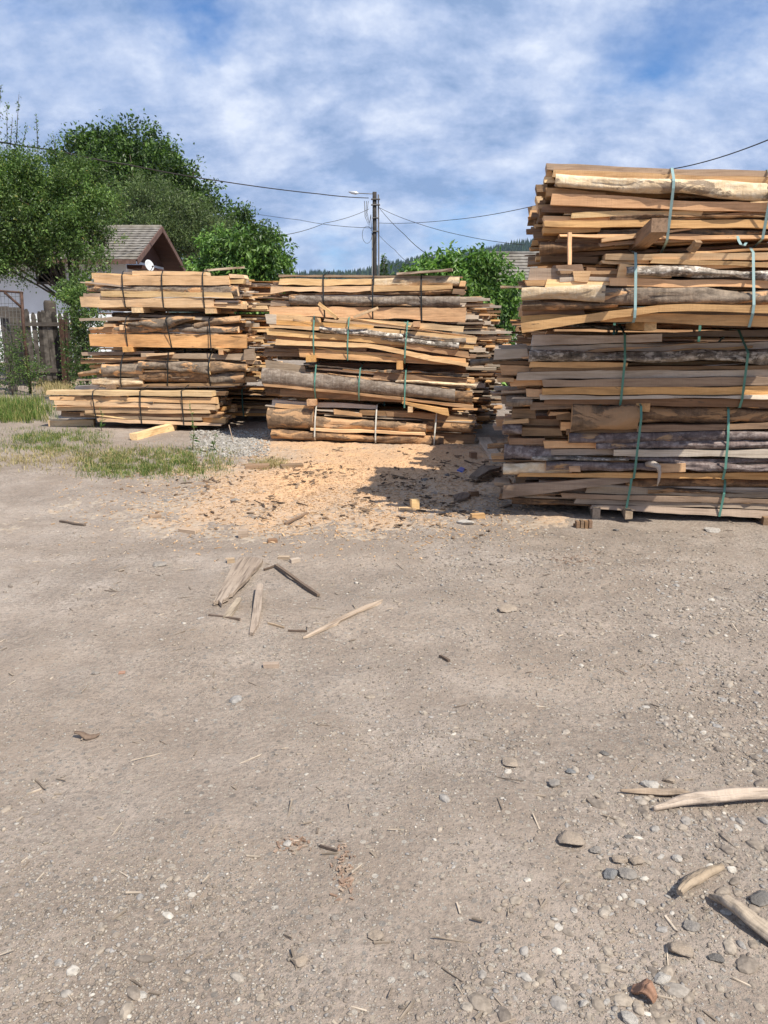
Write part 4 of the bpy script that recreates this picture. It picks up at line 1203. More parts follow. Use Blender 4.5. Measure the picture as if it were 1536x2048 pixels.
stone_mats = {'tan': rock('tan_stone', (0.35, 0.28, 0.215)), 'grey': rock('grey_stone', (0.27, 0.24, 0.21)), 'blue': rock('bluish_stone', (0.21, 0.205, 0.20)),
              'pale': rock('pale_stone', (0.45, 0.41, 0.36)), 'dark': rock('dark_stone', (0.17, 0.155, 0.14))}
STONES = [
    (1022, 1530, 38, 26, 'tan', 'square-edged tan stone left of the curved driftwood'), (1107, 1571, 30, 24, 'grey', 'rounded grey stone just right of the square-edged tan stone'),
    (1220, 1752, 30, 30, 'blue', 'bluish angular stone at the left of the stone cluster'), (1253, 1750, 36, 26, 'grey', 'flat triangular grey stone in the stone cluster'),
    (1239, 1722, 32, 22, 'tan', 'blocky tan stone at the top of the stone cluster'), (1272, 1724, 28, 26, 'tan', 'tilted square stone at the right of the stone cluster'),
    (1191, 1704, 22, 24, 'grey', 'upright grey pebble above the stone cluster'), (1258, 1675, 18, 14, 'dark', 'small dark stone above the stone cluster'),
    (1522, 1802, 44, 26, 'dark', 'smooth dark grey stone at the right edge of the picture'), (1430, 1838, 0, 0, None, None),
    (1135, 1682, 60, 34, 'tan', 'broad flat tan stone half buried in the dirt'), (1355, 1902, 54, 34, 'tan', 'broad flat stone half buried below the driftwood'),
    (1382, 1855, 32, 20, 'grey', 'grey jagged stone left of the long driftwood stick'), (1432, 1919, 26, 18, 'dark', 'dark pointed stone near the lower right corner'),
    (1322, 1958, 36, 20, 'pale', 'pale oval stone right of the orange bark piece'), (1337, 1981, 22, 18, 'tan', 'small tan oval stone beside the pale oval stone'),
    (1166, 2010, 20, 20, 'pale', 'pale pitted pebble left of the orange bark piece'), (1258, 2042, 34, 22, 'pale', 'pale stone on the bottom edge of the picture'),
    (752, 1873, 32, 20, 'tan', 'tan stone with a dark side in the middle of the dirt'), (598, 1925, 34, 26, 'tan', 'cracked flat tan stone in the lower middle'),
    (97, 1999, 22, 14, 'tan', 'rounded tan pebble in the lower left corner'), (243, 1623, 12, 9, 'pale', 'single small pale pebble on the smooth dirt at left'),
    (1302, 1574, 44, 18, 'pale', 'flat pale stone touching the upper driftwood'), (1338, 1563, 26, 16, 'tan', 'tan pointed stone above the driftwood'),
    (1355, 1720, 20, 18, 'pale', 'small pale stone between the cluster and the curved driftwood'), (1415, 1718, 12, 14, 'tan', 'tiny upright tan stone above the curved driftwood'),
    (1210, 1508, 18, 12, 'dark', 'small dark stone far up the gravel at right'), (1142, 1545, 20, 16, 'blue', 'small bluish stone in the gravel patch'),
    (319, 1131, 34, 16, 'grey', 'half buried grey stone left of the big broken plank'), (243, 1142, 14, 8, 'tan', 'small stone left of the half buried grey stone'),
    (1018, 1220, 46, 14, 'tan', 'low flat stone flush with the gravel right of the long split lath'), (190, 1348, 18, 10, 'grey', 'grey pebble on the left dirt beside the orange chip'),
    (1425, 1063, 34, 16, 'pale', 'flat white stone at the edge of the right stack shade'), (933, 1047, 40, 12, 'pale', 'pale flat slab of rock at the front of the sawdust'),
    (1232, 1062, 13, 9, 'dark', 'small dark stone before the right stack'), (575, 1689, 22, 12, 'pale', 'pale flat stone in the red-brown bark crumbs'),
    (588, 1700, 20, 12, 'tan', 'small tan stone below the pale flat stone in the bark crumbs'), (1483, 1842, 22, 14, 'tan', 'tan pebble beside the long driftwood stick'),
    (848, 962, 18, 14, 'dark', 'dark lump on the sawdust at the shadow edge'), (895, 954, 14, 18, 'dark', 'dark upright lump on the shaded sawdust'),
    (335, 1002, 22, 10, 'grey', 'grey stone at the left end of the sawdust'), (470, 1002, 26, 10, 'grey', 'grey stone on the sawdust below the grass'),
]
for i, s in enumerate(STONES):
    if s[4]:
        stone(*s[:6], seed=200 + i, ang=rnd.uniform(-0.6, 0.6))


# planks, driftwood and blocks on the dirt
W['darkbark'] = wood('dark_bark_wood', (0.17, 0.125, 0.09), (0.07, 0.05, 0.04), (0.25, 0.20, 0.15), 0.6)
W['rust'] = wood('orange_bark_wood', (0.34, 0.205, 0.14), (0.22, 0.13, 0.088), (0.14, 0.085, 0.06), 0.5)
W['drift'] = wood('dry_driftwood', (0.46, 0.37, 0.275), (0.15, 0.115, 0.085), (0.26, 0.20, 0.15), 0.6, 0.85)
def plank(name, outline, thick, kind, label, cat, lift=0.0, bow=0.0):
    """flat piece of wood: outline in picture points on the ground, given real thickness"""
    Pw = [GG(*q) for q in outline]
    c = sum(Pw, Vector((0, 0, 0))) / len(Pw)
    far = max(((a - b_).length, i, j) for i, a in enumerate(Pw) for j, b_ in enumerate(Pw))
    d = (Pw[far[2]] - Pw[far[1]]).normalized()
    ang = math.atan2(d.y, d.x)
    ca, sa = math.cos(-ang), math.sin(-ang)
    loc2 = [((q.x - c.x) * ca - (q.y - c.y) * sa, (q.x - c.x) * sa + (q.y - c.y) * ca) for q in Pw]
    half = max(abs(a) for a, _ in loc2)
    z0 = max(q.z for q in Pw) - 0.004
    v = []; n_ = len(loc2)
    for (a, b_) in loc2:
        v.append((a, b_, lift + bow * (1 - (a / half) ** 2)))
    for (a, b_) in loc2:
        v.append((a * 0.995, b_ * 0.97, thick + lift + bow * (1 - (a / half) ** 2)))
    f = [(i, (i + 1) % n_, n_ + (i + 1) % n_, n_ + i) for i in range(n_)]
    f += [tuple(range(n_ - 1, -1, -1)), tuple(range(n_, 2 * n_))]
    me_area = sum(loc2[i][0] * loc2[(i + 1) % n_][1] - loc2[(i + 1) % n_][0] * loc2[i][1] for i in range(n_))
    if me_area < 0:
        f = [q[::-1] for q in f]
    o = mesh_obj(name, v, f, W[kind])
    o.location = (c.x, c.y, z0)
    o.rotation_euler = (0, 0, ang)
    return tag(o, label, cat)


plank('broken_plank', [(427, 1213), (440, 1190), (462, 1146), (478, 1121), (503, 1118), (526, 1123), (524, 1131), (513, 1147), (504, 1155), (501, 1163), (489, 1177), (478, 1185), (466, 1197), (459, 1199), (457, 1205), (446, 1209), (443, 1216), (437, 1210)], 0.022, 'drift', 'widest broken grey plank, splintered at its near end, lying on the dirt', 'plank')
plank('broken_plank', [(499, 1271), (506, 1225), (513, 1183), (521, 1179), (527, 1181), (523, 1225), (517, 1252), (506, 1273)], 0.016, 'drift', 'narrow grey plank standing lengthwise just right of the widest broken plank', 'plank')
plank('broken_plank', [(446, 1236), (458, 1224), (474, 1208), (484, 1207), (478, 1218), (462, 1236)], 0.012, 'drift', 'small pale plank offcut below the widest broken plank', 'plank')
plank('split_lath', [(606, 1279), (650, 1253), (690, 1233), (730, 1214), (766, 1200), (762, 1207), (715, 1229), (682, 1244), (675, 1250), (640, 1266), (616, 1277)], 0.010, 'drift', 'long split pale lath lying alone on the dirt', 'lath')
stick('thin_branch', GG(552, 1136) + Vector((0, 0, .02)), GG(637, 1194) + Vector((0, 0, .012)), 0.02, 0.016, 'darkbark', 'dark thin branch right of the widest broken plank', 'branch')
stick('twig', GG(528, 1142) + Vector((0, 0, .01)), GG(556, 1134) + Vector((0, 0, .016)), 0.012, 0.01, 'darkbark', 'short twig crossing the top of the dark thin branch', 'twig')
stick('twig', GG(418, 1232) + Vector((0, 0, .008)), GG(480, 1242) + Vector((0, 0, .01)), 0.012, 0.012, 'darkbark', 'twig under the small pale plank offcut', 'twig')
stick('twig', GG(536, 1248) + Vector((0, 0, .006)), GG(568, 1257) + Vector((0, 0, .006)), 0.008, 0.008, 'grey', 'thin twig between the narrow plank and the split lath', 'twig')
stick('twig', GG(576, 1263) + Vector((0, 0, .006)), GG(614, 1264) + Vector((0, 0, .006)), 0.009, 0.008, 'darkbark', 'thin twig at the near end of the split lath', 'twig')
stick('twig', GG(880, 1314) + Vector((0, 0, .008)), GG(898, 1324) + Vector((0, 0, .008)), 0.014, 0.010, 'darkbark', 'short dark twig alone right of the middle', 'twig')
stick('twig', GG(640, 1694) + Vector((0, 0, .006)), GG(675, 1704) + Vector((0, 0, .006)), 0.007, 0.007, 'darkbark', 'thin dark twig above the red-brown bark crumbs', 'twig')
stick('twig', GG(120, 1044) + Vector((0, 0, .01)), GG(170, 1052) + Vector((0, 0, .01)), 0.02, 0.012, 'darkbark', 'dark stick lying on the left dirt before the grass', 'stick')
stick('twig', GG(570, 1052) + Vector((0, 0, .02)), GG(616, 1030) + Vector((0, 0, .02)), 0.025, 0.014, 'brown', 'dark stick lying at the front edge of the sawdust', 'stick')


def offcut(px, py, L, w, h, ang, kind, label):
    p_ = GG(px, py)
    v = [(a * L / 2 * rnd.uniform(.93, 1.04), b_ * w / 2 * rnd.uniform(.92, 1.04), (0.5 + c / 2) * h * rnd.uniform(.95, 1.0)) for a in (-1, 1) for b_ in (-1, 1) for c in (-1, 1)]
    o = mesh_obj('wood_block', v, [(0, 1, 3, 2), (4, 6, 7, 5), (0, 4, 5, 1), (2, 3, 7, 6), (0, 2, 6, 4), (1, 5, 7, 3)], W[kind])
    o.location = (p_.x, p_.y, max(p_.z, float(surf_h(np.array([p_.x]), np.array([p_.y]))[0])) - 0.003)
    o.rotation_euler = (0, 0, ang)
    tag(o, label, 'wood block', 'sawn wood offcuts on the ground')


for a in ((543, 1334, 0.075, 0.03, 0.025, 0.03, 'grey', 'small grey block lying alone in the middle of the dirt'), (487, 1074, 0.075, 0.06, 0.06, 0.1, 'grey', 'brown cube-shaped block in front of the sawdust'),
          (545, 1085, 0.07, 0.05, 0.03, 0.3, 'brown', 'dark flat block right of the brown cube-shaped block'), (380, 1064, 0.16, 0.08, 0.03, -0.4, 'grey', 'grey flat offcut left of the brown cube-shaped block'),
          (462, 1124, 0.05, 0.04, 0.03, 0.2, 'grey', 'little grey block at the top corner of the widest broken plank'), (568, 1117, 0.08, 0.04, 0.02, -0.1, 'grey', 'flat grey block above the dark thin branch'),
          (590, 1124, 0.07, 0.03, 0.03, 0.6, 'white', 'pale tilted block right of the flat grey block'), (829, 1020, 0.07, 0.06, 0.10, 0.3, 'pale', 'pale upright block at the tip of the right stack shadow'),
          (815, 1021, 0.15, 0.04, 0.03, 0.05, 'pale', 'pale lath offcut beside the pale upright block'), (955, 1036, 0.12, 0.05, 0.04, 0.2, 'honey', 'honey-coloured offcut at the front corner of the right stack'),
          (947, 994, 0.09, 0.05, 0.05, 0.4, 'brown', 'brown offcut in the shade left of the right stack'), (310, 1035, 0.10, 0.05, 0.03, 0.5, 'grey', 'grey offcut at the left front of the sawdust'),
          (946, 918, 0.08, 0.07, 0.07, 0.2, 'brown', 'dark cube-shaped block in the shaded gap before the middle stack'), (584, 936, 0.25, 0.12, 0.035, 0.3, 'brown', 'brown bark offcut on the sawdust behind the dark chips'),
          (515, 937, 0.26, 0.12, 0.05, 0.15, 'brown', 'reddish brown bark lump at the right tip of the grass'), (244, 1346, 0.03, 0.025, 0.008, 0.2, 'rust', 'tiny orange chip on the left dirt beside the grey pebble')):
    offcut(*a)
plank('bark_sheet', [(938, 966), (962, 950), (985, 943), (1003, 947), (998, 956), (978, 962), (955, 968)], 0.03, 'darkbark', 'dark curled bark sheet in the shade at the left foot of the right stack', 'bark', 0.03, 0.05)
plank('bark_sheet', [(905, 1000), (925, 990), (944, 992), (936, 1004), (915, 1008)], 0.02, 'darkbark', 'dark bark sheet lying flat on the shaded sawdust', 'bark', 0.01, 0.02)
W['blue'] = plain('blue_plastic', (0.05, 0.10, 0.35), 0.4)
plank('plastic_scrap', [(914, 944), (922, 938), (930, 941), (926, 948)], 0.02, 'blue', 'small scrap of blue plastic on the shaded sawdust', 'scrap', 0.01)
mb = MB()
a = onst(SR, C4, 0.05, 906, 722)
mb.tube([Vector((0.0, 0.06, 0)), Vector((0.02, -0.02, 0.015)), Vector((0.05, -0.06, 0.0)), Vector((0.062, -0.06, -0.05)), Vector((0.064, -0.05, -0.11)), Vector((0.058, -0.04, -0.16))], [0.022, 0.028, 0.022, 0.014, 0.010, 0.004], 8)
o = mb.build('bark_curl', W['white']); o.location = a
tag(o, 'pale curl of peeled bark hanging from a purple-grey slab of the right stack', 'bark curl')
def strap_tail(key, pts, st, fo, crop, col):
    root = next(q for q in COL.objects if q.parent is None and str(q.get('label', '')).startswith(key))
    ca, sa = math.cos(st.th), math.sin(st.th)
    v = []; f = []
    for k, (cx, cy, out) in enumerate(pts):
        p_ = onst(st, crop, fo + out, cx, cy) - root.location
        x, y = p_.x * ca - p_.y * sa, p_.x * sa + p_.y * ca
        for dx in (-0.009, 0.009):
            for dy in (0, 0.002):
                v.append((x + dx, y + dy, p_.z))
    for k in range(len(pts) - 1):
        a, b_ = 4 * k, 4 * k + 4
        for (i_, j_) in ((0, 2), (2, 3), (3, 1), (1, 0)):
            f.append((a + i_, a + j_, b_ + j_, b_ + i_))
    f += [(0, 1, 3, 2), (4 * len(pts) - 4, 4 * len(pts) - 2, 4 * len(pts) - 1, 4 * len(pts) - 3)]
    mesh_obj('strap_tail', v, f, STRAP[col], root)


strap_tail('bundle in the right stack with a long bent', [(1374, 458, 0.06), (1380, 482, 0.10), (1392, 504, 0.12), (1408, 512, 0.11), (1420, 494, 0.09)], SR, 0.56, C3, 'teal')
strap_tail('round grey slab', [(420, 88, 0.04), (432, 78, 0.06), (446, 82, 0.06), (451, 62, 0.05)], SM, 0.0, CM, 'black')
strap_tail('splayed pale boards', [(878, 352, 0.06), (892, 360, 0.10), (902, 372, 0.11), (912, 364, 0.09)], SM, 0.06, CM, 'green')
# slotted brown block before the right stack
root = empty('slotted_block', GG(1168, 1057), 0.05)
for i in range(4):
    mb = MB(); mb.box((-0.05 + 0.034 * i, 0.02, 0.028 + 0.006 * (i % 2)), (0.026, 0.05, 0.06)); mb.build('upright', W['brown'], root)
mb = MB(); mb.box((0, 0.055, 0.012), (0.14, 0.018, 0.03)); mb.build('backing', W['brown'], root)
tag(root, 'short brown piece of wood with four upright slats before the right stack', 'wood piece')


def driftwood(pts, wid, hgt, kind, label, seed, name='driftwood', cat='driftwood'):
    """weathered stick along picture points; widths in metres"""
    c = [GG(*q) for q in pts]
    n_ = 44
    t = np.linspace(0, len(c) - 1, n_)
    px_ = np.interp(t, range(len(c)), [q.x for q in c]); py_ = np.interp(t, range(len(c)), [q.y for q in c])
    for _ in range(10):
        px_[1:-1] = (px_[:-2] + 2 * px_[1:-1] + px_[2:]) / 4; py_[1:-1] = (py_[:-2] + 2 * py_[1:-1] + py_[2:]) / 4
    ww = np.interp(t, np.linspace(0, len(c) - 1, len(wid)), wid)
    v = []; f = []
    m = 20
    ctr = (px_.mean(), py_.mean()); z0 = float(np.mean([gz((a, b_)) for a, b_ in zip(px_, py_)]))
    ang = math.atan2(py_[-1] - py_[0], px_[-1] - px_[0])
    R_ = random.Random(seed)
    prof = [R_.uniform(0.74, 1.10) for _ in range(m)]
    for i in range(n_):
        a, b_ = max(i - 1, 0), min(i + 1, n_ - 1)
        dx, dy = px_[b_] - px_[a], py_[b_] - py_[a]; l = math.hypot(dx, dy); nx, ny = -dy / l, dx / l
        for j in range(m):
            th = 2 * math.pi * j / m
            rr = prof[j] * (1 + 0.22 * float(fbm(i * 0.09 + seed, j * 0.55, seed, 3)) + 0.12 * float(fbm(i * 0.3 + seed, j * 0.2, seed + 3, 3)))
            off = math.cos(th) * ww[i] / 2 * rr; zz_ = (math.sin(th) * 0.5 + 0.42) * hgt * min(1, ww[i] / max(wid) + 0.25) * rr
            v.append((px_[i] + nx * off, py_[i] + ny * off, zz_ + 0.010 + 0.012 * math.sin(i / n_ * 5 + seed)))
    ca, sa = math.cos(-ang), math.sin(-ang)
    v = [((x - ctr[0]) * ca - (y - ctr[1]) * sa, (x - ctr[0]) * sa + (y - ctr[1]) * ca, z) for x, y, z in v]
    for i in range(n_ - 1):
        for j in range(m):
            f.append((i * m + j, i * m + (j + 1) % m, (i + 1) * m + (j + 1) % m, (i + 1) * m + j))
    f += [tuple(range(m - 1, -1, -1)), tuple((n_ - 1) * m + j for j in range(m))]
    o = mesh_obj(name, v, f, W[kind], smooth=[True] * (len(f) - 2) + [False, False])
    o.location = (ctr[0], ctr[1], z0)
    o.rotation_euler = (0, 0, ang)
    return tag(o, label, cat)


driftwood([(1240, 1589), (1300, 1588), (1345, 1592), (1382, 1602)], [0.006, 0.030, 0.036, 0.014], 0.022, 'drift', 'short curved driftwood sliver behind the longest driftwood piece', 3)
driftwood([(1306, 1622), (1370, 1612), (1440, 1612), (1500, 1604), (1600, 1600)], [0.012, 0.040, 0.052, 0.046, 0.03], 0.036, 'drift', 'longest piece of driftwood, running out of the picture at right', 5)
driftwood([(1357, 1804), (1383, 1772), (1410, 1752), (1445, 1744)], [0.020, 0.042, 0.036, 0.018], 0.03, 'drift', 'short S-curved piece of driftwood', 8)
driftwood([(1418, 1798), (1450, 1822), (1500, 1858), (1590, 1915)], [0.012, 0.038, 0.046, 0.046], 0.036, 'drift', 'straight tapering driftwood stick near the lower right corner', 12)
driftwood([(150, 1477), (175, 1477), (200, 1473)], [0.012, 0.04, 0.012], 0.014, 'darkbark', 'dark flaky bark piece lying on the dirt at left', 14, 'bark_piece', 'bark')
driftwood([(1264, 1982), (1285, 1994), (1308, 2012)], [0.02, 0.045, 0.02], 0.03, 'rust', 'bright orange bark piece near the bottom of the picture', 17, 'bark_piece', 'bark')


# ---------------------------------------------------------------- foliage
def leaf_mat(name, dark, mid, light, yellow=None):
    st = [(0.0, dark), (0.45, mid), (0.88, light)]
    if yellow:
        st += [(0.97, light), (1.0, yellow)]
    return island_mat(name, st, 0.45, 0.4, 1.1, 0.30, (0.50, 1.40))


def leaves(P, axis, L, width, nrm_up=0.5, fold=0.25):
    """diamond leaves folded on the midrib: P (n,3) base, axis (n,3) direction"""
    n_ = len(P)
    axis = axis / np.linalg.norm(axis, axis=1, keepdims=True)
    ref = nrg.normal(size=(n_, 3)); ref[:, 2] += nrm_up * 2.5
    side = np.cross(axis, ref); side /= np.linalg.norm(side, axis=1, keepdims=True) + 1e-9
    nn = np.cross(side, axis)
    L = L[:, None]; w = L * width * 0.5
    mid = P + axis * L * 0.45
    V = np.stack([P, mid + side * w + nn * w * fold, P + axis * L - nn * L * 0.12, mid - side * w + nn * w * fold], 1).reshape(-1, 3)
    k = (np.arange(n_) * 4)[:, None]
    F = np.concatenate([k + np.array([[0, 1, 2]]), k + np.array([[0, 2, 3]])], 1).reshape(-1, 3)
    return V, F


def crown_pts(blobs, n_spray, per, spread, up=0.35, shell=0.55, droop=0.0):
    w = np.array([b_[3] ** 2 for b_ in blobs]); w /= w.sum()
    idx = nrg.choice(len(blobs), n_spray, p=w)
    C = np.array([b_[:3] for b_ in blobs])[idx]; rr = np.array([b_[3] for b_ in blobs])[idx]
    sq = np.array([b_[4] if len(b_) > 4 else 1.0 for b_ in blobs])[idx]
    NC = 26                                               # clumps on every limb's share of the crown
    cd = nrg.normal(size=(len(blobs), NC, 3)); cd[..., 2] += 0.15
    cd /= np.linalg.norm(cd, axis=2, keepdims=True)
    cr = shell + (1.08 - shell) * nrg.uniform(0, 1, (len(blobs), NC)) ** 0.5
    ci = nrg.integers(0, NC, n_spray)
    d = cd[idx, ci]
    O = d * cr[idx, ci][:, None] + nrg.normal(size=(n_spray, 3)) * np.array([0.15, 0.15, 0.11])
    O = C + O * rr[:, None] * np.stack([np.ones(n_spray), np.ones(n_spray), sq], -1)
    d = d + nrg.normal(size=(n_spray, 3)) * 0.35
    ax = d * 0.8 + nrg.normal(size=(n_spray, 3)) * 0.45
    ax[:, 2] += up - droop
    ax /= np.linalg.norm(ax, axis=1, keepdims=True)
    t = nrg.uniform(0, 1, (n_spray, per, 1))
    P = O[:, None] + ax[:, None] * t * spread + nrg.normal(size=(n_spray, per, 3)) * spread * 0.16
    la = ax[:, None] * 0.5 + nrg.normal(size=(n_spray, per, 3)) * 0.7
    la[..., 2] -= droop * 1.4
    return P.reshape(-1, 3), la.reshape(-1, 3), O, ax


trunk_mat = bark('tree_bark', (0.13, 0.105, 0.08), (0.06, 0.048, 0.04), (0.2, 0.17, 0.14), 0.4, 0.62)


def tree(name, label, base, blobs, n_spray, per, leaf, width, spread, mat, trunk_r=0.14, up=0.35, shell=0.55, droop=0.0, group=None, cat='tree', shoots=()):
    base = Vector(base)
    root = empty(name, base)
    tag(root, label, cat, group)
    rel = [(b_[0] - base.x, b_[1] - base.y, b_[2] - base.z, *b_[3:]) for b_ in blobs]
    P, A, O, ax = crown_pts(rel, n_spray, per, spread, up, shell, droop)
    L = leaf * nrg.uniform(0.5, 1.35, len(P))
    keep = P[:, 2] > 0.05
    P, A, L = P[keep], A[keep], L[keep]
    for (tip, foot) in shoots:                            # upright leafy shoots above the crown
        a, c = Vector(foot) - base, Vector(tip) - base
        m_ = int((c - a).length / leaf * 4.2)
        t = nrg.uniform(0, 1, m_)[:, None]
        q = np.array(a)[None] * (1 - t) + np.array(c)[None] * t + nrg.normal(size=(m_, 3)) * 0.03
        P = np.concatenate([P, q]); A = np.concatenate([A, nrg.normal(size=(m_, 3)) * 0.8 + np.array([0, 0, 0.5])]); L = np.concatenate([L, leaf * nrg.uniform(0.6, 1.1, m_)])
    V, F = leaves(P, A, L, width)
    np_mesh('crown', V, F, mat, root)
    mb = MB()
    top = Vector(max(rel, key=lambda b_: b_[3])[:3])
    fork = Vector((top.x * 0.35, top.y * 0.35, max(0.5, top.z * 0.45)))
    mb.tube([(0, 0, -0.1), (fork.x * 0.4, fork.y * 0.4, fork.z * 0.5), fork], [trunk_r * 1.25, trunk_r, trunk_r * 0.8], 8)
    for b_ in rel:
        c = Vector(b_[:3])
        m1 = fork.lerp(c, 0.5) + Vector((rnd.uniform(-.1, .1), rnd.uniform(-.1, .1), 0.12)) * b_[3]
        mb.tube([fork, m1, c], [trunk_r * 0.6, trunk_r * 0.4, trunk_r * 0.2], 6)
        for _ in range(5):
            d = Vector((rnd.gauss(0, 1), rnd.gauss(0, 1), rnd.gauss(0.2, 0.7))).normalized()
            mb.tube([c.lerp(m1, rnd.uniform(0, .5)), c + d * b_[3] * 0.5, c + d * b_[3] * 0.92], [trunk_r * 0.18, trunk_r * 0.12, trunk_r * 0.05], 4)
    for (tip, foot) in shoots:
        mb.tube([Vector(foot) - base, Vector(tip) - base], [0.012, 0.005], 4)
    mb.build('trunk', trunk_mat, root)
    return root


def blob(px, py, rpx, Y, sq=1.0):
    c = at(px, py, Y)
    return (c.x, c.y, c.z, rpx / FPX * Y * 0.90, sq)


lm_fruit = leaf_mat('fruit_tree_leaves', (0.031, 0.065, 0.015), (0.080, 0.144, 0.031), (0.160, 0.239, 0.064), (0.319, 0.265, 0.075))
lm_dark = leaf_mat('dark_leaves', (0.019, 0.045, 0.009), (0.050, 0.099, 0.019), (0.108, 0.180, 0.036))
lm_willow = leaf_mat('grey_green_leaves', (0.042, 0.068, 0.024), (0.098, 0.145, 0.050), (0.175, 0.225, 0.085))
lm_broad = leaf_mat('broad_leaves', (0.037, 0.084, 0.017), (0.089, 0.184, 0.034), (0.184, 0.299, 0.068))
YF = 23.0
c = at(168, 640, YF)
tree('fruit_tree', 'bushy fruit tree with upright shoots in front of the white house', (c.x, YF, 0),
     [blob(40, 388, 70, YF), blob(120, 375, 58, YF + .5), blob(90, 430, 95, YF - .6), blob(10, 440, 85, YF), blob(165, 400, 58, YF + .3), blob(160, 458, 42, YF - .3), blob(22, 505, 50, YF - .8), blob(152, 490, 30, YF), blob(178, 520, 22, YF - 1), blob(58, 518, 30, YF - 1), blob(104, 500, 28, YF - 1), blob(212, 480, 16, YF), blob(5, 362, 55, YF + 1), blob(10, 535, 24, YF - 1), blob(-20, 500, 50, YF), blob(158, 545, 20, YF - 1), blob(60, 455, 48, YF - 1), blob(125, 452, 42, YF),
      blob(160, 590, 22, YF - 2), blob(200, 530, 18, YF - 1)],
     4300, 20, 0.085, 0.45, 0.42, lm_fruit, 0.07, shell=0.35,
     shoots=[(at(38, 188, YF), at(32, 290, YF)), (at(14, 205, YF), at(14, 300, YF)), (at(72, 228, YF), at(76, 300, YF)), (at(106, 268, YF), at(112, 320, YF)), (at(2, 170, YF), at(-6, 300, YF)), (at(55, 250, YF), at(40, 310, YF)), (at(25, 235, YF), at(20, 300, YF))])
tree('fruit_tree', 'tree at the left picture edge of which only leafy tips show high up', (at(-140, 640, 20).x, 20, 0),
     [blob(-78, 185, 34, 20), blob(-140, 300, 100, 20), blob(-130, 420, 80, 20)], 700, 18, 0.085, 0.45, 0.4, lm_fruit, 0.13, shell=0.3)
YD = 52.0
tree('broadleaf_tree', 'tall dark broadleaf tree rising behind the house roof', (at(270, 640, YD).x, YD, 0),
     [blob(235, 342, 62, YD), blob(178, 335, 40, YD), blob(285, 335, 45, YD), blob(200, 385, 62, YD - 2), blob(325, 375, 50, YD), blob(205, 285, 16, YD), blob(250, 280, 15, YD), blob(288, 285, 18, YD), blob(160, 300, 16, YD), blob(318, 320, 16, YD), blob(270, 380, 72, YD - 2), blob(370, 390, 48, YD + 1), blob(160, 350, 35, YD), blob(400, 430, 40, YD), blob(340, 440, 70, YD), blob(210, 450, 60, YD), blob(383, 345, 11, YD)],
     3200, 16, 0.24, 0.55, 1.0, lm_dark, 0.35, shell=0.4)
YW = 44.0
tree('willow', 'grey-green willow right behind the brown gable', (at(330, 640, YW).x, YW, 0),
     [blob(300, 425, 48, YW), blob(250, 420, 36, YW), blob(350, 440, 48, YW), blob(400, 460, 42, YW), blob(385, 510, 40, YW), blob(430, 490, 30, YW), blob(330, 490, 60, YW)],
     2400, 18, 0.20, 0.22, 1.0, lm_willow, 0.22, shell=0.35, droop=0.3)
tree('broadleaf_tree', 'smaller dark tree right of the willow, showing against the sky', (at(480, 640, YD).x, YD + 3, 0),
     [blob(480, 465, 34, YD), blob(455, 450, 22, YD), blob(510, 485, 30, YD), blob(535, 500, 22, YD), blob(470, 510, 40, YD)], 700, 15, 0.22, 0.5, 0.8, lm_dark, 0.2, shell=0.4)
YB = 24.0
tree('walnut_tree', 'bright broad-leaved tree behind the gap between the left and middle stacks', (at(490, 640, YB).x, YB, 0),
     [blob(450, 520, 40, YB), blob(500, 515, 42, YB), blob(540, 520, 32, YB), blob(555, 545, 26, YB), blob(420, 535, 34, YB), blob(480, 580, 60, YB), blob(545, 490, 12, YB)], 900, 13, 0.17, 0.42, 0.42, lm_broad, 0.12, shell=0.4, droop=0.45)
YC = 19.0
tree('walnut_tree', 'bright broad-leaved tree behind the gap between the middle and right stacks', (at(985, 640, YC).x, YC, 0),
     [blob(930, 556, 34, YC), blob(885, 552, 26, YC), blob(842, 558, 26, YC), blob(965, 552, 30, YC), blob(985, 575, 38, YC), blob(1000, 630, 32, YC), blob(1005, 690, 34, YC), blob(1000, 750, 40, YC), blob(940, 590, 44, YC), blob(880, 575, 40, YC), blob(905, 530, 16, YC), blob(968, 526, 14, YC)],
     1300, 13, 0.15, 0.40, 0.36, lm_broad, 0.11, shell=0.35, droop=0.5)
tree('plum_shrub', 'dark leafy shrub growing between the fence and the left stack', (at(168, 700, 15.5).x, 15.5, 0),
     [blob(165, 620, 26, 15.5), blob(176, 660, 26, 15.5), blob(160, 705, 26, 15.5), blob(170, 745, 24, 15.5), blob(140, 600, 20, 15.5), blob(190, 590, 18, 15.5)], 520, 13, 0.06, 0.5, 0.26, lm_fruit, 0.03, shell=0.25, cat='shrub')
tree('plum_shrub', 'dense dark shrub standing behind the picket fence', (at(100, 700, 21.5).x, 21.5, 0),
     [blob(60, 690, 34, 21.5), blob(100, 700, 36, 21.5), blob(140, 690, 34, 21.5), blob(80, 735, 34, 21.5), blob(130, 740, 34, 21.5), blob(30, 700, 34, 21.5), blob(0, 720, 34, 21.5), blob(165, 650, 24, 21.5)], 900, 13, 0.07, 0.5, 0.3, lm_fruit, 0.03, shell=0.2, cat='shrub')
tree('weed_shrub', 'low weedy shrub grown through the rusty gate', (at(20, 740, 17.0).x, 17.0, 0),
     [blob(18, 720, 26, 17.0), blob(40, 755, 24, 17.0), blob(5, 770, 26, 17.0), blob(75, 740, 16, 17.0), blob(28, 680, 14, 17)], 260, 12, 0.055, 0.4, 0.24, lm_fruit, 0.02, shell=0.2, cat='shrub')


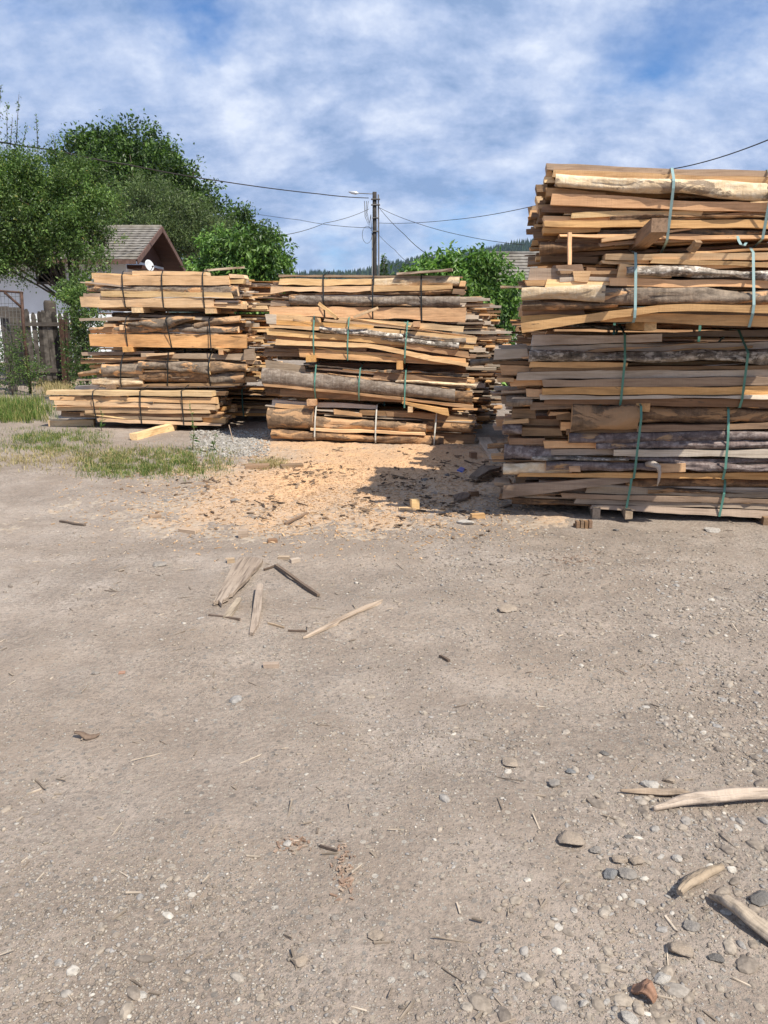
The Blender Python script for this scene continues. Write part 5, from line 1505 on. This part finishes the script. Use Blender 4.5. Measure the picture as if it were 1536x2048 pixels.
def spruce(px, top, bot, Y, label, rr):
    a = at(px, top, Y); h = a.z
    root = empty('spruce_tree', (a.x, Y, 0)); tag(root, label, 'tree')
    m_ = 2600
    t = nrg.uniform(0, 1, m_) ** 0.6
    ang = nrg.uniform(0, 6.283, m_); z = h * (1 - t)
    lay = 0.75 + 0.25 * np.sin(z / h * 60)
    r_ = rr * t * nrg.uniform(0.2, 1, m_) ** 0.5 * lay
    P = np.stack([np.cos(ang) * r_, np.sin(ang) * r_, z], -1)
    A = np.stack([np.cos(ang), np.sin(ang), np.full(m_, -0.35)], -1) + nrg.normal(size=(m_, 3)) * 0.25
    V, F = leaves(P, A, nrg.uniform(0.5, 1.0, m_) * h * 0.05, 0.4)
    np_mesh('crown', V, F, lm_dark, root)
    mb = MB(); mb.tube([(0, 0, 0), (0, 0, h * 0.97)], [0.14, 0.02], 6); mb.build('trunk', trunk_mat, root)


spruce(768, 507, 560, 75, 'dark spruce just right of the utility pole', 1.5)

# grass and weeds
grass_m = island_mat('grass_blades', [(0, (0.055, 0.105, 0.020)), (0.5, (0.115, 0.185, 0.038)), (0.75, (0.21, 0.235, 0.07)), (1, (0.46, 0.37, 0.17))], 0.6, 0.2, 3.0, 0.25)
straw_m = island_mat('dry_grass_blades', [(0, (0.24, 0.19, 0.09)), (0.5, (0.42, 0.33, 0.16)), (0.9, (0.52, 0.43, 0.24)), (1, (0.12, 0.17, 0.04))], 0.7, 0.2, 3.0, 0.25)


def grass(name, P, hgt, wid, mat, label, lean=0.5):
    n_ = len(P)
    h = hgt * nrg.uniform(0.4, 1.2, n_)
    a = nrg.uniform(0, 6.283, n_); ln = np.abs(nrg.normal(0, lean, n_))
    d = np.stack([np.cos(a), np.sin(a)], -1)
    z = surf_h(P[:, 0], P[:, 1]) - 0.004
    s = np.stack([-np.sin(a), np.cos(a)], -1) * (wid * nrg.uniform(0.6, 1.3, n_))[:, None] / 2
    b0 = np.concatenate([P - s, z[:, None]], 1); b1 = np.concatenate([P + s, z[:, None]], 1)
    m0 = P + d * (h * ln * 0.35)[:, None]
    m_l = np.concatenate([m0 - s * .8, (z + h * 0.6)[:, None]], 1); m_r = np.concatenate([m0 + s * .8, (z + h * 0.6)[:, None]], 1)
    t = np.concatenate([P + d * (h * ln)[:, None], (z + h * (1.05 - 0.3 * np.minimum(ln, 2)))[:, None]], 1)
    V = np.stack([b0, b1, m_r, m_l, t], 1).reshape(-1, 3)
    k = (np.arange(n_) * 5)[:, None]
    F = np.concatenate([k + np.array([[0, 1, 2]]), k + np.array([[0, 2, 3]]), k + np.array([[3, 2, 4]])], 1).reshape(-1, 3)
    return tag(np_mesh(name, V, F, mat), label, 'grass', kind='stuff')


def gauss(cx, cy, sx, sy, p=2):
    return lambda px, py: np.exp(-np.abs((px - cx) / sx) ** p - np.abs((py - cy) / sy) ** p) * np.clip(0.7 + 1.6 * vnoise(px / 16, py / 5, 8), 0.02, 1)


grass('grass', scatter_pixels(9000, 150, 470, 885, 965, gauss(300, 926, 130, 24, 3)), 0.055, 0.005, grass_m, 'patch of green grass at the left end of the sawdust', 0.6)
grass('grass', scatter_pixels(5000, -40, 230, 852, 925, gauss(110, 882, 95, 20, 3)), 0.06, 0.005, grass_m, 'patch of green grass before the pale beam at left', 0.6)
grass('grass', scatter_pixels(5500, -60, 120, 785, 845, gauss(20, 822, 62, 20, 3)), 0.18, 0.009, grass_m, 'tall grass and weeds at the foot of the rusty gate', 0.5)
grass('dry_grass', scatter_pixels(3200, -60, 480, 890, 970, gauss(150, 915, 260, 18, 2)), 0.06, 0.006, straw_m, 'flattened dry grass around the green patches', 1.3)
grass('dry_grass', scatter_pixels(1400, 60, 180, 752, 815, gauss(110, 775, 34, 18, 3)), 0.2, 0.009, straw_m, 'dry yellow grass at the foot of the plank fence', 0.5)
grass('dry_grass', scatter_pixels(900, 490, 580, 915, 945, gauss(545, 929, 30, 8, 2)), 0.05, 0.006, straw_m, 'thin dry grass tuft on the sawdust', 1.0)


def weed(px, py, h, label, n_=26):
    p_ = GG(px, py)
    root = empty('weed_plant', p_); tag(root, label, 'weed')
    mb = MB()
    pts = [Vector((0.02 * math.sin(i * 1.3 + px), 0.01 * math.cos(i), h * i / 5)) for i in range(6)]
    mb.tube(pts, [0.006, 0.005, 0.005, 0.004, 0.003, 0.002], 4); mb.build('stem', weed_m, root)
    t = nrg.uniform(0.1, 1, n_)
    P = np.stack([0.02 * np.sin(t * 6.5 + px), 0.01 * np.cos(t * 5), h * t], -1)
    V, F = leaves(P, nrg.normal(size=(n_, 3)) + np.array([0, 0, 0.5]), nrg.uniform(0.03, 0.09, n_) * (1.2 - t * 0.7), 0.3)
    np_mesh('foliage', V, F, lm_broad, root)


weed_m = plain('weed_stem', (0.16, 0.17, 0.07))
weed(388, 900, 0.62, 'tall green weed at the right end of the grass patch')
weed(205, 862, 0.34, 'small weed before the strap of the lowest left bundle')
weed(430, 902, 0.22, 'short weed on the crushed stone beside the tall weed')
stick('twig', GG(467, 886), GG(467, 886) + Vector((-0.06, 0.05, 0.24)), 0.008, 0.008, 'grey', 'thin dry stalk standing in the crushed stone', 'stalk')

# ---------------------------------------------------------------- fence and gate
old = wood('old_fence_wood', (0.115, 0.098, 0.082), (0.055, 0.046, 0.04), (0.035, 0.03, 0.026), 0.6, 0.85)
picketm = island_mat('old_pickets', [(0, (0.03, 0.026, 0.022)), (0.5, (0.065, 0.055, 0.046)), (1, (0.12, 0.104, 0.088))], 0.9, 0.1, 7.0, 0.0, (0.45, 1.3))
rust = plain('rusty_steel', (0.075, 0.042, 0.030), 0.75, 0.2, 0.5, 14)


def sub(cx, cy):
    return cx / 5.12, 560 + cy / 5.12


YFN = 19.5
root = empty('picket_fence', (at(100, 700, YFN).x, YFN, 0))
tag(root, 'old grey wooden picket fence with rounded tops left of the stacks', 'fence')
x0 = at(47, 700, YFN).x - root.location.x; x1 = at(160, 700, YFN).x - root.location.x
v = []; f = []; xx = x0; i = 0
r = random.Random(4)
while xx < x1:
    w = r.uniform(0.085, 0.125)
    top = r.uniform(1.72, 1.90); low = r.uniform(0.10, 0.2)
    skip = (0.60 < (xx - x0) / (x1 - x0) < 0.68)
    if not skip:
        lx = r.uniform(-.03, .03)
        prof = [(0, low), (w, low), (w + lx, top - 0.08), (w * 0.75 + lx, top), (w * 0.3 + lx, top + 0.005), (lx, top - 0.07)]
        o_ = len(v)
        for yy in (-0.012, 0.012):
            v += [(xx + a, yy + r.uniform(-.004, .004), z) for a, z in prof]
        f += [tuple(o_ + k for k in range(5, -1, -1)), tuple(o_ + 6 + k for k in range(6))] + [(o_ + k, o_ + (k + 1) % 6, o_ + 6 + (k + 1) % 6, o_ + 6 + k) for k in range(6)]
    xx += w + r.uniform(0.014, 0.034)
v = [(a, b_, c_) for a, b_, c_ in v]
o = mesh_obj('picket_panel', v, f, picketm, root)
for z in (1.50, 0.38):
    mb = MB(); mb.box(((x0 + x1) / 2, -0.04, z), (x1 - x0, 0.05, 0.09)); mb.build('rail', old, root)
# steel channel post
pa, pb = sub(645, 400), sub(683, 1085)
a = at(pa[0], pa[1], YFN - .25); c = at(pb[0], pb[1], YFN - .25)
root = empty('steel_post', (c.x, YFN - .25, min(c.z, 0)))
mb = MB()
for dx in (-0.07, 0.07):
    mb.bar((dx, 0, -0.05), (dx + a.x - c.x, 0, a.z - root.location.z), 0.02, 0.12, up=(0, 1, 0))
mb.build('flange', rust, root)
mb = MB(); mb.bar((0, 0, -0.05), (a.x - c.x, 0, a.z - root.location.z), 0.12, 0.016, up=(0, 1, 0)); mb.build('web', rust, root)
tag(root, 'rusty steel beam post standing before the picket fence', 'post')
# wooden pillar behind the fence
c = at(101, 640, YFN + 1.2)
mb = MB(); mb.tube([(0, 0, -0.05), (0, 0, 1.2), (0.02, 0, at(101, 606, YFN + 1.2).z), (0.02, 0, at(101, 601, YFN + 1.2).z)], [0.16, 0.155, 0.15, 0.12], 10)
o = mb.build('wood_pillar', old); o.location = (c.x, YFN + 1.2, 0)
tag(o, 'thick round wooden pillar with a domed top behind the picket fence', 'pillar')
# rusty gate with wire mesh
YG = 17.6
def gp(cx, cy):
    q = sub(cx, cy); return at(q[0], q[1], YG)
base = gp(335, 1180)
root = empty('wire_gate', (base.x, YG, 0))
tag(root, 'leaning rusty gate frame with a diagonal brace and wire mesh', 'gate')
rel = lambda cx, cy: gp(cx, cy) - root.location
mb = MB()
mb.tube([rel(318, 1185), rel(250, 600), rel(218, 120)], 0.034, 6)
mb.tube([rel(-320, 108), rel(0, 112), rel(235, 130)], 0.026, 6)
mb.build('frame', rust, root)
mb = MB(); mb.tube([rel(45, 125), rel(225, 285)], 0.028, 6); mb.build('brace', rust, root)
mb = MB()
for i in range(14):
    t = -300 + i * 38
    mb.tube([rel(t, 118), rel(t + (60 if t > 0 else 30), 1120)], 0.005, 3)
for i in range(13):
    y = 170 + i * 72
    mb.tube([rel(-310, y - 6), rel(218 + (y - 120) * 0.09, y)], 0.004, 3)
mb.build('wire_mesh', plain('wire', (0.12, 0.12, 0.115), 0.5, 0.6), root)
mb = MB()
a, c = at(*sub(38, 270), YG + .4), at(*sub(50, 1150), YG + .4)
mb.box((0, 0, a.z / 2 - 0.05), (0.17, 0.10, a.z + 0.1)); o = mb.build('fence_post', old); o.location = (a.x, YG + .4, 0)
tag(o, 'dark broad wooden post behind the rusty gate mesh', 'post')
mb = MB(); mb.box((0, 0, 0.96), (0.6, 0.04, 1.9)); o = mb.build('dark_board', old); o.location = (at(25, 640, YG + 2.4).x, YG + 2.4, 0)
tag(o, 'dark wooden panel standing upright behind the rusty gate', 'panel')

# ---------------------------------------------------------------- white house
HX, HY0, HY1, EZ, RZ = -9.2, 30.6, 36.9, 3.95, 5.3
hx0 = -24.0
plaster = plain('white_plaster', (0.78, 0.80, 0.82), 0.9, 0, 0.06, 1.5)
brownw = wood('gable_boards', (0.085, 0.038, 0.024), (0.05, 0.022, 0.015), (0.03, 0.016, 0.012), 0.4)
trimm = plain('roof_trim', (0.12, 0.07, 0.055), 0.8, 0, 0.3)
tile, nt, b = new_mat('roof_tiles')
tcn = nt.nodes.new('ShaderNodeTexCoord'); ob = tcn.outputs['Object']
a1 = noise(nt, ob, 3.0, 6, 0.7); a2 = noise(nt, ob, 0.6, 4)
col = ramp(nt, a1, [(0.3, (0.12, 0.105, 0.09)), (0.55, (0.22, 0.20, 0.175)), (0.75, (0.30, 0.28, 0.25))])
col = mixc(nt, ramp(nt, a2, [(0.45, (0, 0, 0)), (0.7, (0.5,) * 3)]), col, (0.15, 0.13, 0.09))
nt.links.new(col, b.inputs['Base Color'])
root = empty('white_house', (0, 0, 0))
tag(root, 'white plastered house with a grey tiled roof and a brown boarded gable', 'house')
mb = MB()
GXw = HX - 0.75
mb.box(((hx0 + GXw) / 2, (HY0 + HY1) / 2, EZ / 2 - 0.05), (GXw - hx0, HY1 - HY0 - 1.0, EZ + 0.0)); mb.build('wall', plaster, root)
ym = (HY0 + HY1) / 2
mb = MB()
mb.add([(GXw + 0.02, HY0 + 0.45, EZ - 0.05), (GXw + 0.02, HY1 - 0.45, EZ - 0.05), (GXw + 0.02, ym, RZ - 0.12), (GXw - 0.05, HY0 + 0.45, EZ - 0.05), (GXw - 0.05, HY1 - 0.45, EZ - 0.05), (GXw - 0.05, ym, RZ - 0.12)],
       [(0, 1, 2), (5, 4, 3), (0, 2, 5, 3), (1, 4, 5, 2), (0, 3, 4, 1)])
mb.build('gable', brownw, root)


def tiled_roof(x0, x1, ya, za, yb, zb, rows, mat, parent, name='roof', cols=0.33):
    """sloping courses of tiles, each course lapping over the one below"""
    v = []; f = []
    r = random.Random(int(abs(x0 * 7)))
    nx = max(2, int((x1 - x0) / (cols / 2)))
    dy, dz = (yb - ya) / rows, (zb - za) / rows
    L = math.hypot(dy, dz); ny, nz = -dz / L, dy / L
    if nz < 0:
        ny, nz = -ny, -nz
    for k in range(rows):
        o_ = len(v)
        for i in range(nx + 1):
            x = x0 + (x1 - x0) * i / nx
            wob = 0.018 * (i % 2) + r.uniform(-.006, .006)
            for (t, e) in ((-0.12, 0.055), (-0.12, 0.01), (1.05, 0.0)):
                e2 = e + (wob if e > 0.02 else 0)
                v.append((x, ya + dy * (k + t) + ny * e2, za + dz * (k + t) + nz * e2))
            v.append((x, ya + dy * (k + 1.05) + ny * 0.02, za + dz * (k + 1.05) + nz * 0.02))
        for i in range(nx):
            a, c_ = o_ + 4 * i, o_ + 4 * (i + 1)
            f += [(a, c_, c_ + 3, a + 3), (a + 1, c_ + 1, c_, a), (a + 2, c_ + 2, c_ + 1, a + 1)]
    return mesh_obj(name, v, f, mat, parent)


rf = tiled_roof(hx0 - 0.3, HX, HY0 - 0.45, EZ - 0.18, ym, RZ, 13, tile, root)
tiled_roof(hx0 - 0.3, HX, HY1 + 0.45, EZ - 0.18, ym, RZ, 13, tile, root)
mb = MB()
mb.bar((HX + 0.02, HY0 - 0.5, EZ - 0.24), (HX + 0.02, ym, RZ - 0.04), 0.05, 0.2); mb.bar((HX + 0.02, HY1 + 0.5, EZ - 0.24), (HX + 0.02, ym, RZ - 0.04), 0.05, 0.2)
mb.build('bargeboard', trimm, root)
mb = MB(); mb.bar((hx0, HY0 - 0.5, EZ - 0.24), (HX - 0.05, HY0 - 0.5, EZ - 0.24), 0.05, 0.16); mb.build('fascia', trimm, root)
mb = MB(); mb.add([(hx0, HY0 - 0.44, EZ - 0.22), (HX, HY0 - 0.44, EZ - 0.22), (HX, ym, RZ - 0.06), (hx0, ym, RZ - 0.06), (HX, HY1 + 0.44, EZ - 0.22), (hx0, HY1 + 0.44, EZ - 0.22)], [(0, 1, 2, 3), (3, 2, 4, 5)]); mb.build('soffit', brownw, root)
mb = MB(); mb.tube([(hx0, ym, RZ + 0.03), (HX, ym, RZ + 0.03)], 0.09, 6); mb.build('ridge', tile, root)
mb = MB(); mb.box((GXw + 0.3, ym, EZ - 0.35), (0.6, HY1 - HY0 - 1.2, 0.14)); mb.build('balcony', brownw, root)
glass = plain('dark_window_glass', (0.10, 0.13, 0.16), 0.08, 0, 0.2, 1.0, 0.6)
wa, wb = at(72, 528, HY0 + .45), at(129, 566, HY0 + .45)
cx_, cz_ = (wa.x + wb.x) / 2, (wa.z + wb.z) / 2; ww_, wh_ = wb.x - wa.x, wa.z - wb.z
fr = empty('window', (cx_, HY0 + 0.48, cz_)); fr.parent = root
wf = plain('window_frame', (0.05, 0.04, 0.035), 0.6)
mb = MB()
for (px_, pz_, sx_, sz_) in ((-ww_ / 2, 0, 0.09, wh_ + .09), (ww_ / 2, 0, 0.09, wh_ + .09), (0, wh_ / 2 + .0015, ww_ - .09, 0.087), (0, -wh_ / 2 - .0015, ww_ - .09, 0.087), (0.05, 0, 0.07, wh_ - .09)):
    mb.box((px_, 0, pz_), (sx_, 0.10, sz_))
mb.build('frame', wf, fr)
mb = MB(); mb.box((0, 0.03, 0), (ww_ - .06, 0.02, wh_ - .06)); mb.build('pane', glass, fr)
# satellite dish
dc = at(299, 531, HY0 - 0.9)
root = empty('satellite_dish', dc)
tag(root, 'white satellite dish hanging under the eave of the white house', 'satellite dish')
v = []; f = []
n_ = 18
for k in range(5):
    rr = 0.22 * k / 4
    for j in range(n_):
        t = 2 * math.pi * j / n_
        v.append((rr * math.cos(t) * 0.85, -0.5 * (0.22 ** 2 - rr ** 2) * -1.6, rr * math.sin(t)))
for k in range(4):
    for j in range(n_):
        f.append((k * n_ + j, k * n_ + (j + 1) % n_, (k + 1) * n_ + (j + 1) % n_, (k + 1) * n_ + j))
o = mesh_obj('dish', v, f, plain('dish_white', (0.5, 0.51, 0.52), 0.5), root, smooth=True)
sol = o.modifiers.new('thickness', 'SOLIDIFY'); sol.thickness = 0.012
o.rotation_euler = (R(-18), 0, R(52))
mb = MB(); mb.tube([(0, 0.05, -0.05), (-0.1, 0.5, -0.1), (-0.2, 1.3, 0.0)], 0.025, 6); mb.build('mount', rust, root)
mb = MB(); mb.tube([(0.04, -0.06, -0.19), (0.2, -0.28, -0.06)], 0.014, 5); mb.box((0.2, -0.29, -0.05), (0.05, 0.07, 0.05), 0.6); mb.build('receiver_arm', rust, root)

# ---------------------------------------------------------------- second house, right
YH = 34.0
root = empty('tiled_house', (at(1120, 640, YH).x, YH, 0))
tag(root, 'house with a grey tiled hip roof half hidden behind the right stack', 'house')
ridge_z = at(1030, 508, YH + 4).z
x0 = at(985, 560, YH).x - root.location.x
mb = MB(); mb.box((0, 4, 1.25), (7.0, 7.0, 2.5)); mb.build('wall', plain('grey_plaster', (0.40, 0.38, 0.35), 0.9), root)
tiled_roof(x0 + 0.2, 4.2, -0.2, 2.45, 4, ridge_z, 14, tile, root)
tiled_roof(x0 + 0.2, 4.2, 8.2, 2.45, 4, ridge_z, 14, tile, root)
mb = MB(); mb.add([(x0 + 0.24, 0.1, 2.5), (x0 + 0.24, 7.9, 2.5), (x0 + 0.24, 4, ridge_z - 0.05)], [(0, 1, 2)]); mb.add([(x0 + 0.3, 0.1, 2.5), (x0 + 0.3, 7.9, 2.5), (x0 + 0.3, 4, ridge_z - 0.05)], [(2, 1, 0)]); mb.build('gable', old, root)
mb = MB(); mb.tube([(x0 + 0.2, 4, ridge_z + 0.02), (4.2, 4, ridge_z + 0.02)], 0.11, 6); mb.build('ridge', tile, root)

# ---------------------------------------------------------------- utility pole and wires
YP = 42.0
pt = at(752, 384, YP); pbx = at(751, 640, YP).x
root = empty('utility_pole', (pbx, YP, 0))
tag(root, 'tall double concrete utility pole with a street lamp behind the stacks', 'utility pole')
conc = plain('weathered_concrete', (0.17, 0.16, 0.15), 0.9, 0, 0.3, 4); darkp = plain('tarred_pole', (0.035, 0.03, 0.026), 0.85, 0, 0.4, 5)
mb = MB(); mb.tube([(-0.05, 0, -0.3), (-0.03, 0, pt.z)], [0.125, 0.105], 8); mb.build('pole', darkp, root)
mb = MB(); mb.bar((0.20, 0.02, -0.3), (0.16, 0.02, pt.z - 0.12), 0.075, 0.12, up=(0, 1, 0)); mb.build('support_post', conc, root)
mb = MB(); mb.tube([(-0.19, -0.05, -0.3), (-0.16, -0.05, pt.z * 0.75)], 0.025, 5); mb.build('conduit', plain('steel_conduit', (0.2, 0.2, 0.2), 0.5, 0.5), root)
lampz = at(745, 388, YP).z
mb = MB(); mb.tube([(-0.02, 0, lampz), (-0.75, 0, lampz + 0.03), (-0.85, 0, lampz + 0.04)], 0.022, 6); mb.build('lamp_arm', conc, root)
mb = MB()
mb.tube([(-0.83, 0, lampz + 0.04), (-0.98, 0, lampz + 0.05), (-1.2, 0, lampz + 0.08), (-1.36, 0, lampz + 0.10)], [0.03, 0.085, 0.07, 0.02], 8); mb.build('lamp_head', plain('lamp_shell', (0.5, 0.52, 0.54), 0.4, 0.3), root)
for dz in (0.35, 0.62, 1.25, 1.9):
    mb = MB(); mb.box((0.02, -0.02, pt.z - dz), (0.46 if dz < 1 else 0.36, 0.28, 0.04)); mb.build('bracket', conc, root)
mb = MB()
for k in range(3):
    mb.tube([Vector((-0.35 - 0.1 * k, -0.1, lampz - 0.35)), Vector((-0.42 - .05 * k, -0.1, lampz - 0.9 - .1 * k)), Vector((-0.30, -0.1, lampz - 1.4 - .1 * k)), Vector((-0.22, -0.1, lampz - 1.0)), Vector((-0.2, -0.05, lampz - 1.8))], 0.014, 4)
lo = at(735, 470, YP).z
mb.tube([(-0.2, -0.1, lo + .3)] + [(-0.42 + 0.25 * math.cos(t), -0.1, lo + 0.42 * math.sin(t)) for t in np.linspace(0.8, 6.6, 14)], 0.010, 4)
mb.build('cable_loop', darkp, root)


def wire(pts, rad, label, sag=0.0):
    """cable through points (px, py, distance)"""
    W3 = [at(*q) for q in pts]
    out = []
    for a, c_ in zip(W3, W3[1:]):
        for k in range(12):
            t = k / 12
            q = a.lerp(c_, t); q.z -= sag * 4 * t * (1 - t); out.append(q)
    out.append(W3[-1])
    mb = MB(); mb.tube(out, rad, 5)
    o = mb.build('power_cable', darkp)
    tag(o, label, 'cable')


wire([(737, 396, YP), (640, 388, YP - 3), (440, 362, YP - 8), (250, 328, YP - 14), (115, 301, YP - 17), (-60, 272, YP - 20)], 0.022, 'thick black cable running from the pole to the left over the trees', 0.03)
wire([(738, 418, YP), (650, 446, YP - 6), (552, 472, YP - 12)], 0.012, 'thin cable dropping from the pole to the trees at left', 0.08)
wire([(748, 456, YP), (600, 440, YP + 12), (420, 410, YP + 30)], 0.014, 'thin cable running left and far back from the pole', 0.1)
wire([(758, 446, YP), (900, 440, YP - 8), (1085, 408, YP - 18), (1350, 337, YP - 24), (1560, 270, YP - 28)], 0.011, 'long cable rising from the pole to the right above the right stack', 0.06)
wire([(758, 415, YP), (830, 445, YP - 2), (930, 472, YP - 5), (1050, 490, YP - 8)], 0.012, 'cable falling from the pole towards the tiled house at right', 0.04)
wire([(758, 415, YP), (810, 470, YP - 10), (866, 516, YP - 18)], 0.012, 'steep cable falling from the pole into the broad-leaved tree', 0.06)
wire([(756, 468, YP), (790, 500, YP - 8), (820, 528, YP - 14)], 0.009, 'short thin cable falling from low on the pole', 0.04)

# ---------------------------------------------------------------- far wooded hills
YHL = 1900.0
hp = [(380, 560), (560, 556), (640, 550), (690, 548), (740, 544), (790, 530), (850, 518), (920, 505), (980, 497), (1040, 489), (1120, 482), (1300, 500), (1500, 560)]
hx = [at(q[0], q[1], YHL).x for q in hp]; hz = [at(q[0], q[1], YHL).z for q in hp]
XX = np.linspace(hx[0] - 300, hx[-1] + 300, 90)
YY = np.concatenate([np.linspace(YHL - 900, YHL, 24), np.linspace(YHL + 40, YHL + 900, 10)])


def hill_h(x, y):
    top = np.interp(x, hx, hz) - 14
    t = np.clip(1 - np.abs(y - YHL) / 900, 0, 1)
    return top * np.sin(t * math.pi / 2) ** 1.2 + 18 * fbm(x * 0.006, y * 0.006, 4, 3) * t - 3


forest_m = island_mat('hill_spruces', [(0, (0.012, 0.026, 0.014)), (0.6, (0.025, 0.048, 0.022)), (1, (0.05, 0.08, 0.03))], 0.9, 0.1, 0.05)
tag(grid_mesh('hills', XX, YY, hill_h, plain('hill_soil', (0.03, 0.05, 0.025), 0.95, 0, 0.4, 0.02)), kind='structure')
n = 6500
P = np.stack([nrg.uniform(XX[0] + 250, XX[-1] - 250, n), YHL - 560 * nrg.uniform(0, 1, n) ** 1.3], -1)
h = nrg.uniform(9, 20, n)
ring = np.array([(math.cos(t), math.sin(t)) for t in np.linspace(0, 2 * math.pi, 7)[:6]])
rad = h * 0.2
gzv = hill_h(P[:, 0], P[:, 1])
Bv = np.concatenate([P[:, None] + ring[None] * rad[:, None, None] * nrg.uniform(0.8, 1.2, (n, 6, 1)), np.repeat(gzv[:, None, None], 6, 1)], -1)
Tv = np.concatenate([P, (gzv + h)[:, None]], -1)[:, None]
V = np.concatenate([Bv, Tv], 1).reshape(-1, 3)
F0 = np.array([(k, (k + 1) % 6, 6) for k in range(6)])
F = (F0[None] + (np.arange(n) * 7)[:, None, None]).reshape(-1, 3)
tag(np_mesh('hill_forest', V, F, forest_m), 'dark spruce forest covering the distant hill', 'forest', kind='stuff')

# ---------------------------------------------------------------- air
HAZE = 0.00008
mb = MB()
mb.box((0, 2000, 149), (9000, 6000, 310))
hm = bpy.data.materials.new('thin_air_haze'); hm.use_nodes = True
nt = hm.node_tree; nt.nodes.clear()
vo = nd(nt, 'ShaderNodeVolumePrincipled', {'Color': (0.62, 0.76, 1.0, 1.0), 'Density': HAZE, 'Anisotropy': 0.2})
mo = nt.nodes.new('ShaderNodeOutputMaterial'); nt.links.new(vo.outputs[0], mo.inputs['Volume'])
tag(mb.build('haze', hm), kind='stuff')
